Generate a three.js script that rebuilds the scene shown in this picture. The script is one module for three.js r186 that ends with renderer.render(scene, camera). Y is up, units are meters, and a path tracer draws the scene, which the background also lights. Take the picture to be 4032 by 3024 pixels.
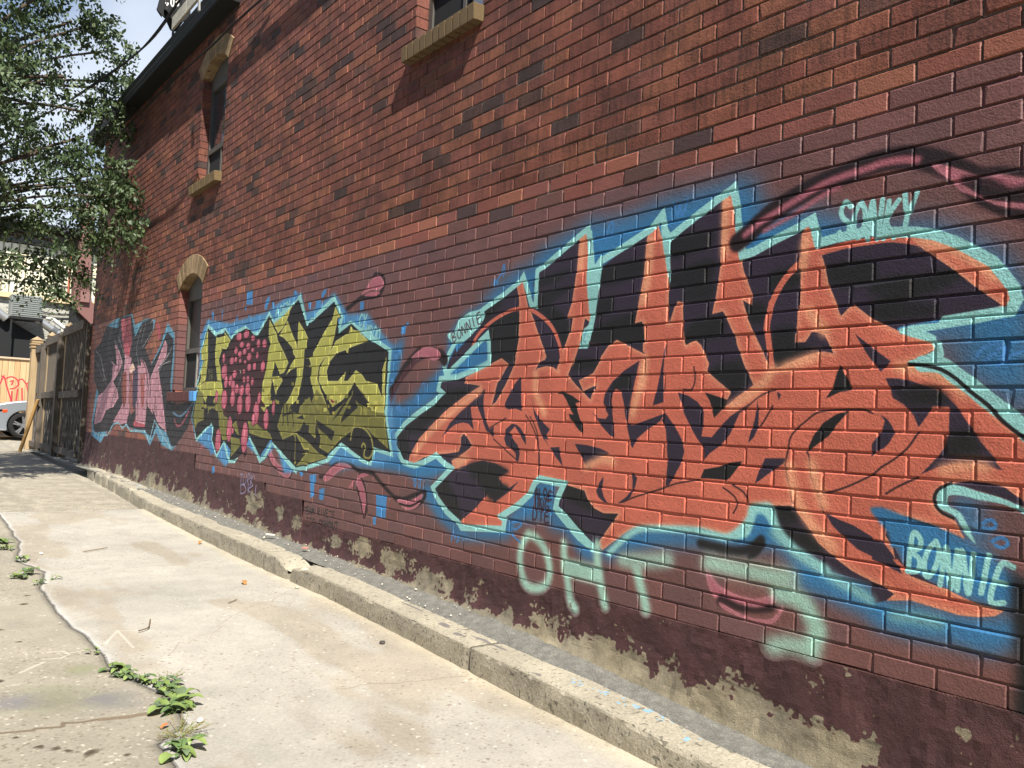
import * as THREE from 'three';
import { mergeGeometries } from 'three/addons/utils/BufferGeometryUtils.js';
import { RoundedBoxGeometry } from 'three/addons/geometries/RoundedBoxGeometry.js';

// ---------- camera, sky, sun, exposure ----------
const scene = new THREE.Scene();
const camera = new THREE.PerspectiveCamera(49.634, 4 / 3, 0.05, 600);
camera.matrixAutoUpdate = true;
{
  const right = new THREE.Vector3(0.61692, 0.043014, -0.785849), up = new THREE.Vector3(0.015916, 0.997619, 0.067101), back = new THREE.Vector3(0.786864, -0.053903, 0.614767);
  camera.quaternion.setFromRotationMatrix(new THREE.Matrix4().makeBasis(right, up, back));
  camera.position.set(0, 1.335, 3.098);
  camera.updateMatrixWorld(true);
}
const renderer = new THREE.WebGLRenderer();
renderer.toneMapping = THREE.LinearToneMapping;
renderer.toneMappingExposure = 1.9;
renderer.shadowMap.enabled = true;
const SUN = new THREE.Vector3(0.6, 0.775, 0.19).normalize();
const sun = new THREE.DirectionalLight(new THREE.Color(1.0, 0.95, 0.86), 5);
sun.name = 'sun'; sun.position.copy(SUN).multiplyScalar(60); sun.castShadow = true; sun.shadow.radius = 1;
sun.shadow.mapSize.set(4096, 4096);
Object.assign(sun.shadow.camera, { left: -32, right: 14, top: 16, bottom: -16, near: 1, far: 140 });
scene.add(sun, sun.target);

// ---------- small helpers ----------
const C = 0.084;                               // height of one brick course in metres
const U = (u) => u * C, V = (v) => (v + 31.5) * C;
function rng(seed) { let s = seed >>> 0; return () => { s = (s + 0x6d2b79f5) | 0; let t = Math.imul(s ^ (s >>> 15), 1 | s); t = (t + Math.imul(t ^ (t >>> 7), 61 | t)) ^ t; return ((t ^ (t >>> 14)) >>> 0) / 4294967296; }; }
const hash = (a, b = 0, c = 0) => { let h = Math.imul(a | 0, 374761393) ^ Math.imul(b | 0, 668265263) ^ Math.imul(c | 0, 2147483647 - 97); h = Math.imul(h ^ (h >>> 13), 1274126177); return ((h ^ (h >>> 16)) >>> 0) / 4294967296; };
const mix = (a, b, t) => a + (b - a) * t, clamp = (x, a = 0, b = 1) => Math.min(b, Math.max(a, x)), sstep = (a, b, x) => { const t = clamp((x - a) / (b - a)); return t * t * (3 - 2 * t); };
function noise2(x, y, seed = 0, wrap = 0) {
  const xi = Math.floor(x), yi = Math.floor(y), fx = x - xi, fy = y - yi, w = (n) => (wrap ? ((n % wrap) + wrap) % wrap : n);
  const u = fx * fx * (3 - 2 * fx), v = fy * fy * (3 - 2 * fy), h = (i, j) => hash(w(i), w(j), seed);
  return mix(mix(h(xi, yi), h(xi + 1, yi), u), mix(h(xi, yi + 1), h(xi + 1, yi + 1), u), v);
}
function fbm(x, y, oct = 4, seed = 0, wrap = 0) { let s = 0, a = 0.5, n = 0; for (let i = 0; i < oct; i++) { s += a * noise2(x, y, seed + i * 17, wrap); n += a; a *= 0.5; x *= 2; y *= 2; wrap *= 2; } return s / n; }
function piece(table) { return (x) => { let i = 0; while (i < table.length - 2 && x > table[i + 1][0]) i++; const [a, b] = [table[i], table[i + 1]]; return mix(a[1], b[1], clamp((x - a[0]) / (b[0] - a[0]))); }; }
// heights along the wall, metres, as functions of x
const toM = (t) => piece(t.map(([u, v]) => [U(u), V(v)]));
const roadV = toM([[-420, -24.2], [-300, -24.6], [-220, -27.4], [-172, -28.25], [-135, -28.7], [-120, -29.2], [-105, -29.8], [-87, -30.35], [-65, -30.6], [-45, -31.4], [-38, -31.75], [-29, -31.95], [-20, -32.25], [40, -33.4]]);
const kerbV = toM([[-230, -26.2], [-168, -26.6], [-133, -27.1], [-119, -27.85], [-105, -28.14], [-89, -28.45], [-74, -28.9], [-65, -29.05], [-45, -29.85], [-38, -30.05], [-33, -30.25], [-25, -30.75], [-10, -31.5], [40, -32.5]]);
const contactV = toM([[-230, -26.3], [-185, -26.9], [-124, -27.4], [-102, -27.95], [-55, -28.95], [-45, -29.2], [-35.5, -29.85], [-28, -30.6], [-20, -31.2], [-14, -31.6], [40, -32]]);
const brickBottom = (u) => (u < -135 ? -20 : u < -117.5 ? -21 : u < -92 ? -23 : u < -81.5 ? -24 : -26);

const names = new Map();
function numbered(name) { const n = names.get(name) ?? 0; names.set(name, n + 1); return n ? name + '_' + String(n).padStart(3, '0') : name; }
function shade(o) { o.castShadow = true; o.receiveShadow = true; return o; }
function thing(name, label, category, pos = [0, 0, 0], turn = 0, group) {
  const o = new THREE.Group(); o.name = numbered(name); o.position.set(...pos); o.rotation.y = turn;
  o.userData = { label, category }; if (group) o.userData.group = group; scene.add(o); return o;
}
function solo(name, label, category, geo, mat, group) {
  const o = shade(new THREE.Mesh(geo, mat)); o.name = numbered(name); o.userData = { label, category }; if (group) o.userData.group = group; scene.add(o); return o;
}
function part(name, geo, mat, parent, label) {
  const o = shade(new THREE.Mesh(geo, mat)); o.name = name; if (label) o.userData.label = label; parent.add(o); return o;
}
function struct(name, geo, mat) { const o = shade(new THREE.Mesh(geo, mat)); o.name = numbered(name); o.userData.kind = 'structure'; scene.add(o); return o; }
const at = (g, x, y, z, rx = 0, ry = 0, rz = 0) => { if (rx) g.rotateX(rx); if (ry) g.rotateY(ry); if (rz) g.rotateZ(rz); return g.translate(x, y, z); };
const box = (w, h, d, x = 0, y = 0, z = 0) => new THREE.BoxGeometry(w, h, d).translate(x, y, z);
const rbox = (w, h, d, r, x = 0, y = 0, z = 0) => new RoundedBoxGeometry(w, h, d, 1, r).translate(x, y, z);
function tube(points, r, seg = 24, rad = 6) { return new THREE.TubeGeometry(new THREE.CatmullRomCurve3(points.map((p) => new THREE.Vector3(...p))), seg, r, rad, false); }
function bar(a, b, r, rad = 6) { const A = new THREE.Vector3(...a), B = new THREE.Vector3(...b), d = B.clone().sub(A), g = new THREE.CylinderGeometry(r, r, d.length(), rad); g.applyQuaternion(new THREE.Quaternion().setFromUnitVectors(new THREE.Vector3(0, 1, 0), d.normalize())); return g.translate(...A.add(B).multiplyScalar(0.5).toArray()); }
class Soup {                                    // collects quads with uv, uv1 and colour
  constructor() { this.p = []; this.t = []; this.m = []; this.c = []; }
  quad(pts, uvs, ms, col) { for (const i of [0, 1, 2, 0, 2, 3]) { this.p.push(...pts[i]); this.t.push(...uvs[i]); this.m.push(...ms[i]); this.c.push(...col); } }
  geo() {
    const g = new THREE.BufferGeometry();
    g.setAttribute('position', new THREE.Float32BufferAttribute(this.p, 3)); g.setAttribute('uv', new THREE.Float32BufferAttribute(this.t, 2)); g.setAttribute('uv1', new THREE.Float32BufferAttribute(this.m, 2)); g.setAttribute('color', new THREE.Float32BufferAttribute(this.c, 3));
    g.computeVertexNormals(); return g;
  }
}
const mat = (hex, rough = 0.85, extra = {}) => new THREE.MeshStandardMaterial({ color: hex, roughness: rough, ...extra });

// tiling textures ------------------------------------------------
function dataTex(n, m, f, srgb, linear = true) {
  const d = new Uint8Array(n * m * 4);
  for (let y = 0; y < m; y++) for (let x = 0; x < n; x++) { const v = f(x, y), o = (y * n + x) * 4; if (typeof v === 'number') d[o] = d[o + 1] = d[o + 2] = clamp(v) * 255; else { d[o] = clamp(v[0]) * 255; d[o + 1] = clamp(v[1]) * 255; d[o + 2] = clamp(v[2]) * 255; } d[o + 3] = 255; }
  const t = new THREE.DataTexture(d, n, m); t.wrapS = t.wrapT = THREE.RepeatWrapping; t.magFilter = THREE.LinearFilter; if (srgb) t.colorSpace = THREE.SRGBColorSpace; t.needsUpdate = true; return t;
}
// rough sprayed brick relief, 0.7 m tile
const brickBump = dataTex(512, 512, (x, y) => { const a = noise2(x / 4, y / 4, 3, 128), b = noise2(x / 12, y / 12, 5, 43), p = noise2(x / 3, y / 3, 9, 171); return 0.5 + (a - 0.5) * 0.5 + (b - 0.5) * 0.35 - (p > 0.86 ? 0.35 : 0); });
const brickGrain = dataTex(512, 512, (x, y) => { const a = noise2(x / 3, y / 3, 13, 171), b = fbm(x / 64, y / 64, 3, 15, 8), c = noise2(x / 5, y / 90, 19, 0); const dr = Math.max(0, noise2(x / 7, y / 70, 23) - 0.62) * 0.45, v = 0.86 + (a - 0.5) * 0.22 + (b - 0.5) * 0.34 + (c - 0.5) * 0.14 - dr; return [v, v * 0.985, v * 0.96]; }, true);
const concreteBump = dataTex(512, 512, (x, y) => { const a = noise2(x / 2.5, y / 2.5, 33, 205), b = fbm(x / 20, y / 20, 3, 35, 26), p = noise2(x / 5, y / 5, 39, 102); return 0.5 + (a - 0.5) * 0.4 + (b - 0.5) * 0.5 - (p > 0.84 ? 0.4 * (p - 0.84) / 0.16 : 0); });
const concreteCol = dataTex(512, 512, (x, y) => { const a = noise2(x / 3, y / 3, 43, 171), b = fbm(x / 48, y / 48, 4, 45, 11), p = noise2(x / 6, y / 5, 49, 0); let v = 0.83 + (a - 0.5) * 0.18 + (b - 0.5) * 0.25; if (p > 0.83) v *= 0.72; return [v, v * 0.985, v * 0.945]; }, true);
const woodTex = (base, dark, seed) => dataTex(256, 512, (x, y) => { const g = noise2(x / 5 + 1.2 * noise2(y / 90, 0, seed), y / 160, seed), h = noise2(x / 2, y / 40, seed + 3), s = fbm(x / 40, y / 60, 3, seed + 7); const t = clamp(0.5 * g + 0.3 * h + 0.5 * (s - 0.3)); return [0, 1, 2].map((i) => mix(base[i], dark[i], t)); }, true);
brickBump.channel = 1; brickGrain.channel = 1;
const rep = (t, u, v, ch) => { const c = t.clone(); c.repeat.set(u, v); if (ch !== undefined) c.channel = ch; c.needsUpdate = true; return c; };
// ---------- the painted wall: two canvases in wall coordinates (centimetres; x along the wall, y up) ----------
const PAINT = [{ x0: -1610, x1: -690, w: 2048, h: 1024 }, { x0: -690, x1: -80, w: 2048, h: 1024 }], PY0 = -12, PY1 = 293;
for (const q of PAINT) {
  q.cv = document.createElement('canvas'); q.cv.width = q.w; q.cv.height = q.h; q.g = q.cv.getContext('2d');
  q.sx = q.w / (q.x1 - q.x0); q.sy = q.h / (PY1 - PY0);
}
let inkX = 0;
function eachCanvas(xs, pad, f) {
  const lo = Math.min(...xs) - pad, hi = Math.max(...xs) + pad;
  for (const q of PAINT) if (hi > q.x0 && lo < q.x1) { q.g.save(); q.g.setTransform(q.sx, 0, 0, -q.sy, -q.x0 * q.sx, PY1 * q.sy); f(q.g, q); q.g.restore(); }
}
const nums = (s) => s.split(' ').map(Number);
function trace(g, v, smooth, close) {
  const n = v.length / 2, P = (i) => { const k = close ? (i + n) % n : clamp(i, 0, n - 1); return [v[2 * k], v[2 * k + 1]]; };
  g.beginPath(); g.moveTo(v[0], v[1]);
  for (let i = 0; i < (close ? n : n - 1); i++) {
    const a = P(i - 1), b = P(i), c = P(i + 1), d = P(i + 2);
    if (smooth) g.bezierCurveTo(b[0] + (c[0] - a[0]) / 6, b[1] + (c[1] - a[1]) / 6, c[0] - (d[0] - b[0]) / 6, c[1] - (d[1] - b[1]) / 6, c[0], c[1]); else g.lineTo(c[0], c[1]);
  }
  if (close) g.closePath();
}
const blur = (g, q, cm) => { g.filter = cm >= 0.8 ? 'blur(' + (cm * q.sx * 0.6).toFixed(1) + 'px)' : 'none'; };
// F filled shape, S stroke, E petal, W painted word
function F(col, soft, smooth, hl, s) {
  const v = nums(s), xs = v.filter((_, i) => i % 2 === 0);
  eachCanvas(xs, soft * 2, (g, q) => {
    blur(g, q, soft); g.fillStyle = col; trace(g, v, smooth, true); g.fill();
    if (hl) { g.filter = 'none'; trace(g, v, smooth, true); g.clip(); g.strokeStyle = hl; g.lineJoin = 'round'; for (const [w, a] of [[5.5, 0.14], [3.6, 0.2], [2, 0.28], [1, 0.35]]) { g.globalAlpha = a; g.lineWidth = w; trace(g, v, smooth, true); g.stroke(); } }
  });
}
function S(col, w, soft, smooth, s) {
  const v = nums(s), xs = v.filter((_, i) => i % 2 === 0);
  eachCanvas(xs, w + soft * 2, (g, q) => { blur(g, q, soft); g.strokeStyle = col; g.lineWidth = w; g.lineCap = 'round'; g.lineJoin = smooth ? 'round' : 'miter'; g.miterLimit = 5; trace(g, v, smooth, false); g.stroke(); });
}
function E(col, rim, x, y, w, h) {
  eachCanvas([x - w, x + w], 4, (g) => {
    g.beginPath(); g.ellipse(x, y, w / 2 + 0.9, h / 2 + 0.9, 0, 0, 7); g.fillStyle = rim; g.fill();
    g.beginPath(); g.ellipse(x, y, w / 2, h / 2, 0, 0, 7); g.fillStyle = col; g.fill();
    g.globalAlpha = 0.35; g.beginPath(); g.ellipse(x - w * 0.08, y + h * 0.12, w * 0.26, h * 0.3, 0, 0, 7); g.fillStyle = '#d58a98'; g.fill();
  });
}
// hand painted capitals: each letter is a few strokes in a box one wide and one high
const GLYPH = { A: '0 0 .45 1 .9 0|.2 .38 .72 .38', B: '.1 0 .1 1 .65 .95 .7 .72 .2 .55 .8 .4 .78 .1 .1 0', C: '.85 .85 .45 1 .1 .6 .15 .15 .5 0 .88 .15', D: '.1 0 .12 1 .6 .9 .85 .5 .6 .08 .1 0', E: '.85 1 .12 .95 .1 0 .88 .04|.12 .5 .7 .52', G: '.85 .85 .4 1 .08 .5 .4 0 .85 .1 .86 .45 .5 .45', H: '.1 0 .12 1|.85 0 .82 1|.1 .5 .84 .5', I: '.45 0 .45 1', K: '.1 0 .12 1|.82 1 .15 .48 .88 0', L: '.12 1 .1 .02 .85 .05', M: '.02 0 .15 1 .48 .3 .8 1 .95 0', N: '.08 0 .1 1 .8 0 .84 1', O: '.48 1 .1 .7 .12 .25 .5 0 .86 .3 .84 .75 .48 1', R: '.1 0 .12 1 .75 .88 .7 .58 .15 .48 .85 0', S: '.85 .85 .45 1 .12 .78 .3 .55 .8 .38 .8 .12 .4 0 .08 .15', T: '.02 .98 .92 1|.48 1 .46 0', U: '.1 1 .12 .25 .45 0 .8 .22 .85 1', V: '.05 1 .45 0 .9 1', Y: '.05 1 .45 .5 .88 1|.45 .5 .42 0', 3: '.1 .95 .7 .95 .3 .58 .75 .4 .6 .04 .08 .08', 5: '.8 1 .2 .98 .18 .55 .65 .55 .72 .2 .45 0 .1 .06' };
function W(text, col, x0, y0, x1, y1, h, lw) {
  const len = Math.hypot(x1 - x0, y1 - y0), r = rng(text.length * 91 + Math.round(x0)), jit = [...text].map(() => [r() - 0.5, r() - 0.5, r() - 0.5, r() - 0.5]);
  eachCanvas([x0, x1], h, (g) => {
    g.translate(x0, y0); g.rotate(Math.atan2(y1 - y0, x1 - x0)); g.strokeStyle = col; g.lineJoin = g.lineCap = 'round'; g.lineWidth = lw;
    const step = len / text.length;
    [...text].forEach((ch, i) => { const gl = GLYPH[ch], q = jit[i]; if (!gl) return; for (const st of gl.split('|')) { const v = nums(st.replace(/(^| )\./g, '$10.')).map((n, k) => (k % 2 ? (n - 0.5) * h * (1 + 0.16 * q[0]) + q[1] * h * 0.14 : i * step + (n * 0.86 + 0.02) * step + q[2] * step * 0.08)); for (let k = 1; k < v.length; k += 2) v[k - 1] += v[k] * 0.18 * q[3]; trace(g, v, true, false); g.stroke(); } });
  });
}

// brick layout shared by the paint and the masonry
const L = 2.8612, PHASE = { '-25': 0.2, '-24': 1.95, '-23': 0.72, '-22': 1.94, '-21': 0.65, '-20': 1.68, '-19': 0.6, '-18': 1.83, '-17': 0.5, '-16': 1.69, '-15': 0.4, '-14': 1.6, '-13': 0.14, '-12': 1.57, '-11': 0.05, '-10': 1.6, '-9': 2.82, '-8': 1.71, '-7': 2.81, '-6': 1.6, '-5': 2.86, '-4': 1.72, '-3': 0.5 };
const phase = (k) => PHASE[k] ?? ((k & 1) ? 0.58 : 1.75) + (hash(k, 7) - 0.5) * 0.22;
const UL = -190, UR = 60;
// openings: centre u, half width, sill top v, spring v, rise
const OPEN = [{ a: -124.8, b: -114.2, s: 18.1, p: 34.3, rise: 1.75 }, { a: -129.6, b: -119.1, s: -12.2, p: 3.35, rise: 1.75 }, { a: -63.4, b: -53.1, s: 18.05, p: 34.3, rise: 1.75 }];
for (const o of OPEN) { o.m = (o.a + o.b) / 2; o.h = (o.b - o.a) / 2; o.R = (o.h * o.h + o.rise * o.rise) / (2 * o.rise); o.cy = o.p + o.rise - o.R; }
function hole(o, v) {                           // span of the opening at height v, or null
  if (v < o.s - 1.0 || v > o.p + o.rise) return null;
  if (v < o.s) return [o.a - 0.78, o.b + 0.2];  // the sill bricks sit in the wall
  if (v <= o.p) return [o.a, o.b];
  const w = Math.sqrt(Math.max(0, o.R * o.R - (v - o.cy) ** 2)); return [o.m - w, o.m + w];
}
function rowSpans(k) {                          // what is left of course k between the openings
  let spans = [[UL, UR]];
  for (const o of OPEN) { const hs = [hole(o, k - 0.75), hole(o, k - 0.25)].filter(Boolean); if (!hs.length) continue; const a = Math.min(...hs.map((h) => h[0])), b = Math.max(...hs.map((h) => h[1])); spans = spans.flatMap(([x, y]) => (b <= x || a >= y ? [[x, y]] : [[x, a], [b, y]].filter(([p, q]) => q - p > 0.12))); }
  return spans.flatMap(([x, y]) => { const out = []; let from = null; for (let u = x; u < y; u += 0.5) { const ok = k - 1 >= brickBottom(u) - 0.01; if (ok && from === null) from = u; if (!ok && from !== null) { out.push([from, u]); from = null; } } if (from !== null) out.push([from, y]); return out; });
}
function rowBricks(k) {
  const out = [];
  for (const [x, y] of rowSpans(k)) {
    let j = Math.floor((x - phase(k)) / L), u = x;
    while (u < y - 0.05) { let e = (j + 1) * L + phase(k) + (hash(k, j, 5) - 0.5) * 0.16; j++; if (e <= u + 0.3) continue; if (e > y - 0.5) e = y; out.push([u, e, j]); u = e; }
  }
  return out;
}
const PAL = [[0.25, 0.08, 0.052], [0.265, 0.09, 0.055], [0.23, 0.073, 0.05], [0.245, 0.084, 0.06], [0.285, 0.104, 0.06], [0.215, 0.074, 0.056]];
function brickColour(k, j) {
  const r = hash(k, j, 21), d = hash(k, j, 22), patch = noise2(j * 0.55, k * 0.5, 77);
  let c = PAL[Math.floor(r * PAL.length)].slice();
  if (d < 0.04 + 0.42 * sstep(0.52, 0.8, patch)) c = [[0.105, 0.05, 0.04], [0.075, 0.042, 0.038], [0.15, 0.065, 0.05]][Math.floor(hash(k, j, 23) * 3)].slice();
  const f = 0.85 + 0.24 * hash(k, j, 24); return c.map((x) => x * f);
}
const painted = (u, k) => (u > -119.2 ? k <= 0 || (k === 1 && u > -20 && u < -12) : u > -139 ? k <= -3 : false);
const toHex = (c) => 'rgb(' + c.map((x) => Math.round(255 * (x <= 0.0031308 ? 12.92 * x : 1.055 * Math.pow(x, 1 / 2.4) - 0.055))).join(',') + ')';

for (const q of PAINT) { q.g.fillStyle = '#5c3c3e'; q.g.fillRect(0, 0, q.w, q.h); }
for (let k = -26; k <= 2; k++) for (const [a, b, j] of rowBricks(k)) {
  const m = (a + b) / 2, f = 0.9 + 0.2 * hash(k, j, 31), pr = hash(k, j, 32);
  const col = painted(m, k) ? toHex([(0.135 + 0.025 * pr) * f, 0.066 * f, (0.066 - 0.008 * pr) * f]) : toHex(brickColour(k, j));
  eachCanvas([a * 8.4, b * 8.4], 1, (g) => { g.fillStyle = col; g.fillRect(a * 8.4, (k - 1 + 31.5) * 8.4, (b - a) * 8.4, 8.4); });
}
// blue overspray
F('#2f6f9e',9,0,0,'-432 214 -416 222.6 -398 229.6 -391 232.6 -380 229.3 -381 238 -358 243.2 -337 248.9 -327 251.7 -324 247.5 -298 248.1 -281 251.7 -273 251.7 -249 251.6 -237 252.2 -236 254.5 -224 248.5 -221 236.6 -210 233.1 -197 230.6 -188 226.7 -176 222.3 -170 219.1 -148 218.3 -135 211.3 -120 201.7 -111 182.9 -110 139.6 -122 151.9 -141 165.4 -128 174.7 -169 170.1 -243 195.1 -268 230 -359 210.8 -429 197.2');
F('#2f6f9e',5,0,0,'-554 185.9 -546 191.6 -535 193 -526 198.4 -538 148.3 -528 147.2 -509 154.1 -497 161.9 -485 167.3 -475 173.6 -467 189.6 -461 182.1 -471 191.3 -462 200.6 -448 209.1 -430 211.7 -420 174.9 -474 155 -514 136.9 -535 120.1');
F('#2f6f9e',4,0,0,'-549 117.1 -520 104.5 -505 95.3 -483 96.9 -456 105.2 -470 114 -494 110.5');
F('#2f6f9e',4,0,0,'-567 114.6 -535 122.8 -498 108.3 -498 99 -518 98.6 -555 99.1 -591 98.8 -633 91.8 -642 104.6');
F('#2f6f9e',5,0,0,'-485 95.2 -500 84 -485 80.9 -470 70.6 -455 65.1 -443 60.3 -412 64.4 -393 67.8 -385 79.2 -364 82.5 -352 84.7 -360 78.5 -343 77.9 -328 65.2 -320 65.7 -306 75.1 -320 73.2 -352 90.1 -353 107.8 -372 103.8 -385 88.6 -400 75.6 -433 67.7 -451 71.7 -474 85.3');
F('#2f6f9e',5,0,0,'-305 77.7 -291 87.5 -276 89.3 -251 89.3 -239 89.9 -229 91.9 -223 97.5 -223 103.1 -213 104.2 -209 96.8 -202 89.3 -193 85.2 -183 82.4 -167 80 -160 75.1 -152 76.3 -141 75.1 -129 75 -114 78.9 -114 68.6 -124 62.6 -136 64.1 -149 62.8 -167 63.4 -167 66.9 -184 70.5 -201 73.4 -199 79.9 -209 87.5 -224 85 -239 84.1 -276 79.3 -299 72.8 -310 66.3 -314 69');
F('#2f6f9e',3,0,0,'-168 107.3 -164 109.8 -153 107.1 -143 104.6 -133 101.6 -129 99 -124 97.4 -118 92.4 -114 88.5 -114 80.7 -124 79.9 -136 81.4 -146 84.9 -153 86.8 -158 94.6 -160 98.4 -162 104.4');
F('#2f6f9e',5,1,0,'-139 115.9 -134 116.7 -128 115.7 -122 114.7 -129 112.7 -131 109.9 -124 106.8 -127 102 -122 98.3 -129 99.3 -133 104.5 -137 111.9');
// dark letter field
F('#2c2233',0.6,0,0,'-533 117.8 -535 122.4 -531 127.2 -512 138.1 -493 145.1 -474 155.6 -481 157.3 -476 164.9 -455 166.1 -434 170.8 -420 175.4 -421 187.1 -420 173.7 -422 192.1 -460 173 -469 171.8 -467 176.6 -459 186 -458 183.1 -445 191.9 -430 203.4 -430 209.7 -407 217.6 -393 223.1 -390 223.7 -383 207 -377 205.9 -377 227.9 -368 230.6 -342 242.5 -336 245.2 -334 244.1 -333 226 -331 209.8 -331 202.7 -328 193.6 -335 190.6 -338 179.3 -331 178.9 -330 184 -327 195.2 -324 212.4 -322 222.7 -290 237.7 -284 241.1 -279 230.2 -276 216.8 -274 207 -273 210.1 -274 231.7 -260 238.2 -244 245.1 -238 247.4 -238 247.1 -236 237.8 -235 230.7 -233 221.9 -232 215.4 -225 216.2 -216 219.4 -201 223.8 -198 224.6 -193 215.5 -179 215.7 -170 215.8 -162 214.8 -155 213.6 -148 211.3 -140 207.6 -133 203.3 -127 198.8 -122 193.7 -119 188.7 -118 185.4 -118 183.6 -120 182.5 -123 182 -133 181.3 -138 181 -153 179.4 -158 178.8 -159 178 -158 176.3 -154 173.9 -150 173.2 -146 172.1 -145 170.7 -145 169 -154 165.6 -155 164.6 -151 163.9 -144 162.1 -137 158.3 -132 153.6 -126 148.7 -121 143 -116 138.8 -110 133.4 -110 113.4 -114 116.6 -116 117.7 -120 120.7 -126 121.9 -132 122 -137 121 -140 119.8 -143 116.6 -144 113.8 -143 111.3 -141 109.8 -137 108.2 -136 107.4 -135 104.6 -133 101.6 -138 102.9 -146 105.5 -153 107.1 -159 107.5 -164 108.4 -162 104.4 -160 98.4 -158 94.6 -155 89.5 -146 84.9 -139 83 -133 81 -128 79.5 -120 78.9 -123 76.6 -129 75.1 -135 74.7 -141 75.4 -152 76.6 -161 74.8 -165 73.2 -167 75.9 -167 80.4 -181 81.7 -186 82.3 -193 84.9 -202 88.5 -206 92.9 -210 97.5 -213 104.7 -223 103.9 -223 100.7 -225 96.5 -229 91.9 -236 89.8 -239 89.7 -255 90.3 -261 90.3 -276 88.5 -291 86.8 -299 82.5 -308 76.4 -314 72.3 -320 73.2 -351 90.2 -351 92 -345 103.2 -356 105.9 -361 106 -356 106.3 -368 105.8 -375 97.4 -367 105.7 -371 102.9 -375 96 -385 89.5 -397 82.6 -404 80 -400 79.5 -400 73.2 -419 71.8 -443 69.6 -446 72.3 -478 90.8 -454 105.4 -462 107.5 -477 113.1 -486 110.5 -498 105.9 -504 104.9 -513 105.5 -520 106.8');
F('#141416',2.2,1,0,'-377 222.1 -346 224.9 -356 219.8 -376 217.3');
F('#141416',2.2,1,0,'-376 212.5 -345 214.9 -360 209 -373 205.5');
F('#141416',2.2,1,0,'-376 205.8 -360 204.4 -347 193.2 -351 182.7 -366 198.4');
F('#141416',2.2,1,0,'-419 202.6 -394 203.5 -393 188.8 -418 186.3');
F('#141416',2.2,1,0,'-420 184.3 -392 187.8 -395 175.3 -418 176.1');
F('#141416',2.2,1,0,'-322 222.7 -291 222 -292 215.5 -322 213');
F('#141416',2.2,1,0,'-326 203.9 -313 205.2 -314 197.6 -327 196.1');
F('#141416',2.2,1,0,'-327 189.9 -296 196.1 -291 189.1 -291 180.1 -329 182.2');
F('#141416',2.2,1,0,'-274 230.9 -250 230.3 -250 223.4 -273 221.2');
F('#141416',2.2,1,0,'-273 213.3 -247 216.9 -251 205.2 -265 205.2 -273 206.9');
F('#141416',2.2,1,0,'-263 184 -255 189.5 -241 188.5 -241 181 -263 178.5');
F('#141416',2.2,1,0,'-263 204.2 -248 207.1 -248 198.1 -263 198.7');
F('#141416',2.2,1,0,'-474 155.6 -440 157.9 -473 143.1 -492 137.3');
F('#141416',2.2,1,0,'-511 132.4 -485 146.3 -473 144.2 -498 130.5');
F('#141416',2.2,1,0,'-535 121.2 -522 127.5 -512 117.5 -520 106.8');
F('#141416',2.2,1,0,'-498 128.2 -522 126.3 -511 134.7 -492 130.6');
F('#141416',2.2,1,0,'-343 173.9 -323 172.2 -324 167.9 -343 167.6');
F('#141416',2.2,1,0,'-248 164.1 -232 168.7 -227 158.5 -235 153.5 -239 157.9');
F('#141416',2.2,1,0,'-215 207 -201 206.5 -202 199.5 -209 198.3 -216 199.8');
F('#141416',2.2,1,0,'-189 205.7 -170 205.4 -169 197 -185 197.3');
F('#141416',2.2,1,0,'-228 193.7 -218 192.8 -218 185.4 -226 185.6');
F('#141416',2.2,1,0,'-214 180.3 -203 181.5 -203 174.9 -192 172 -204 167.9 -212 164.6');
F('#141416',2.2,1,0,'-169 197.7 -154 198.4 -155 193.2 -169 191.9');
F('#141416',2.2,1,0,'-153 197.6 -133 196.9 -151 188.7 -169 188.3');
F('#141416',2.2,1,0,'-168 188.2 -144 186 -145 182.6 -155 181.7 -167 181.9');
F('#141416',2.2,1,0,'-139 143.7 -134 143.7 -131 138.9 -137 132.1 -140 132');
F('#141416',2.2,1,0,'-138 152 -139 153.7 -149 155.8 -159 153.5 -156 150 -148 148.6');
F('#141416',2.2,1,0,'-476 90.4 -461 97 -445 78.6 -446 73.3');
F('#141416',2.2,1,0,'-449 106.2 -422 111.9 -411 95.8 -395 97.7 -411 89 -432 102.2');
F('#141416',2.2,1,0,'-343 103.3 -329 101 -320 92.5 -303 91.8 -305 88.3 -343 96.3');
F('#141416',2.2,1,0,'-351 90.3 -343 88.5 -329 81.3 -330 76.9');
F('#141416',2.2,1,0,'-213 104.2 -201 105 -199 100.3 -209 98.3');
F('#141416',2.2,1,0,'-208 95.7 -200 96.3 -200 89.1 -202 89.2');
F('#141416',2.2,1,0,'-199 95.7 -193 95.7 -187 89.8 -199 88.9');
F('#141416',2.2,1,0,'-143 129.9 -124 130.9 -124 128.7 -137 127.9 -146 125.4');
F('#141416',2.2,1,0,'-167 96.1 -163 96.7 -160 92.2 -164 89 -167 90.5');
F('#141416',2.2,1,0,'-430 208 -406 214.4 -429 199.3');
F('#141416',2.2,1,0,'-419 201 -394 205 -397 185.2 -420 181.6');
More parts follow.
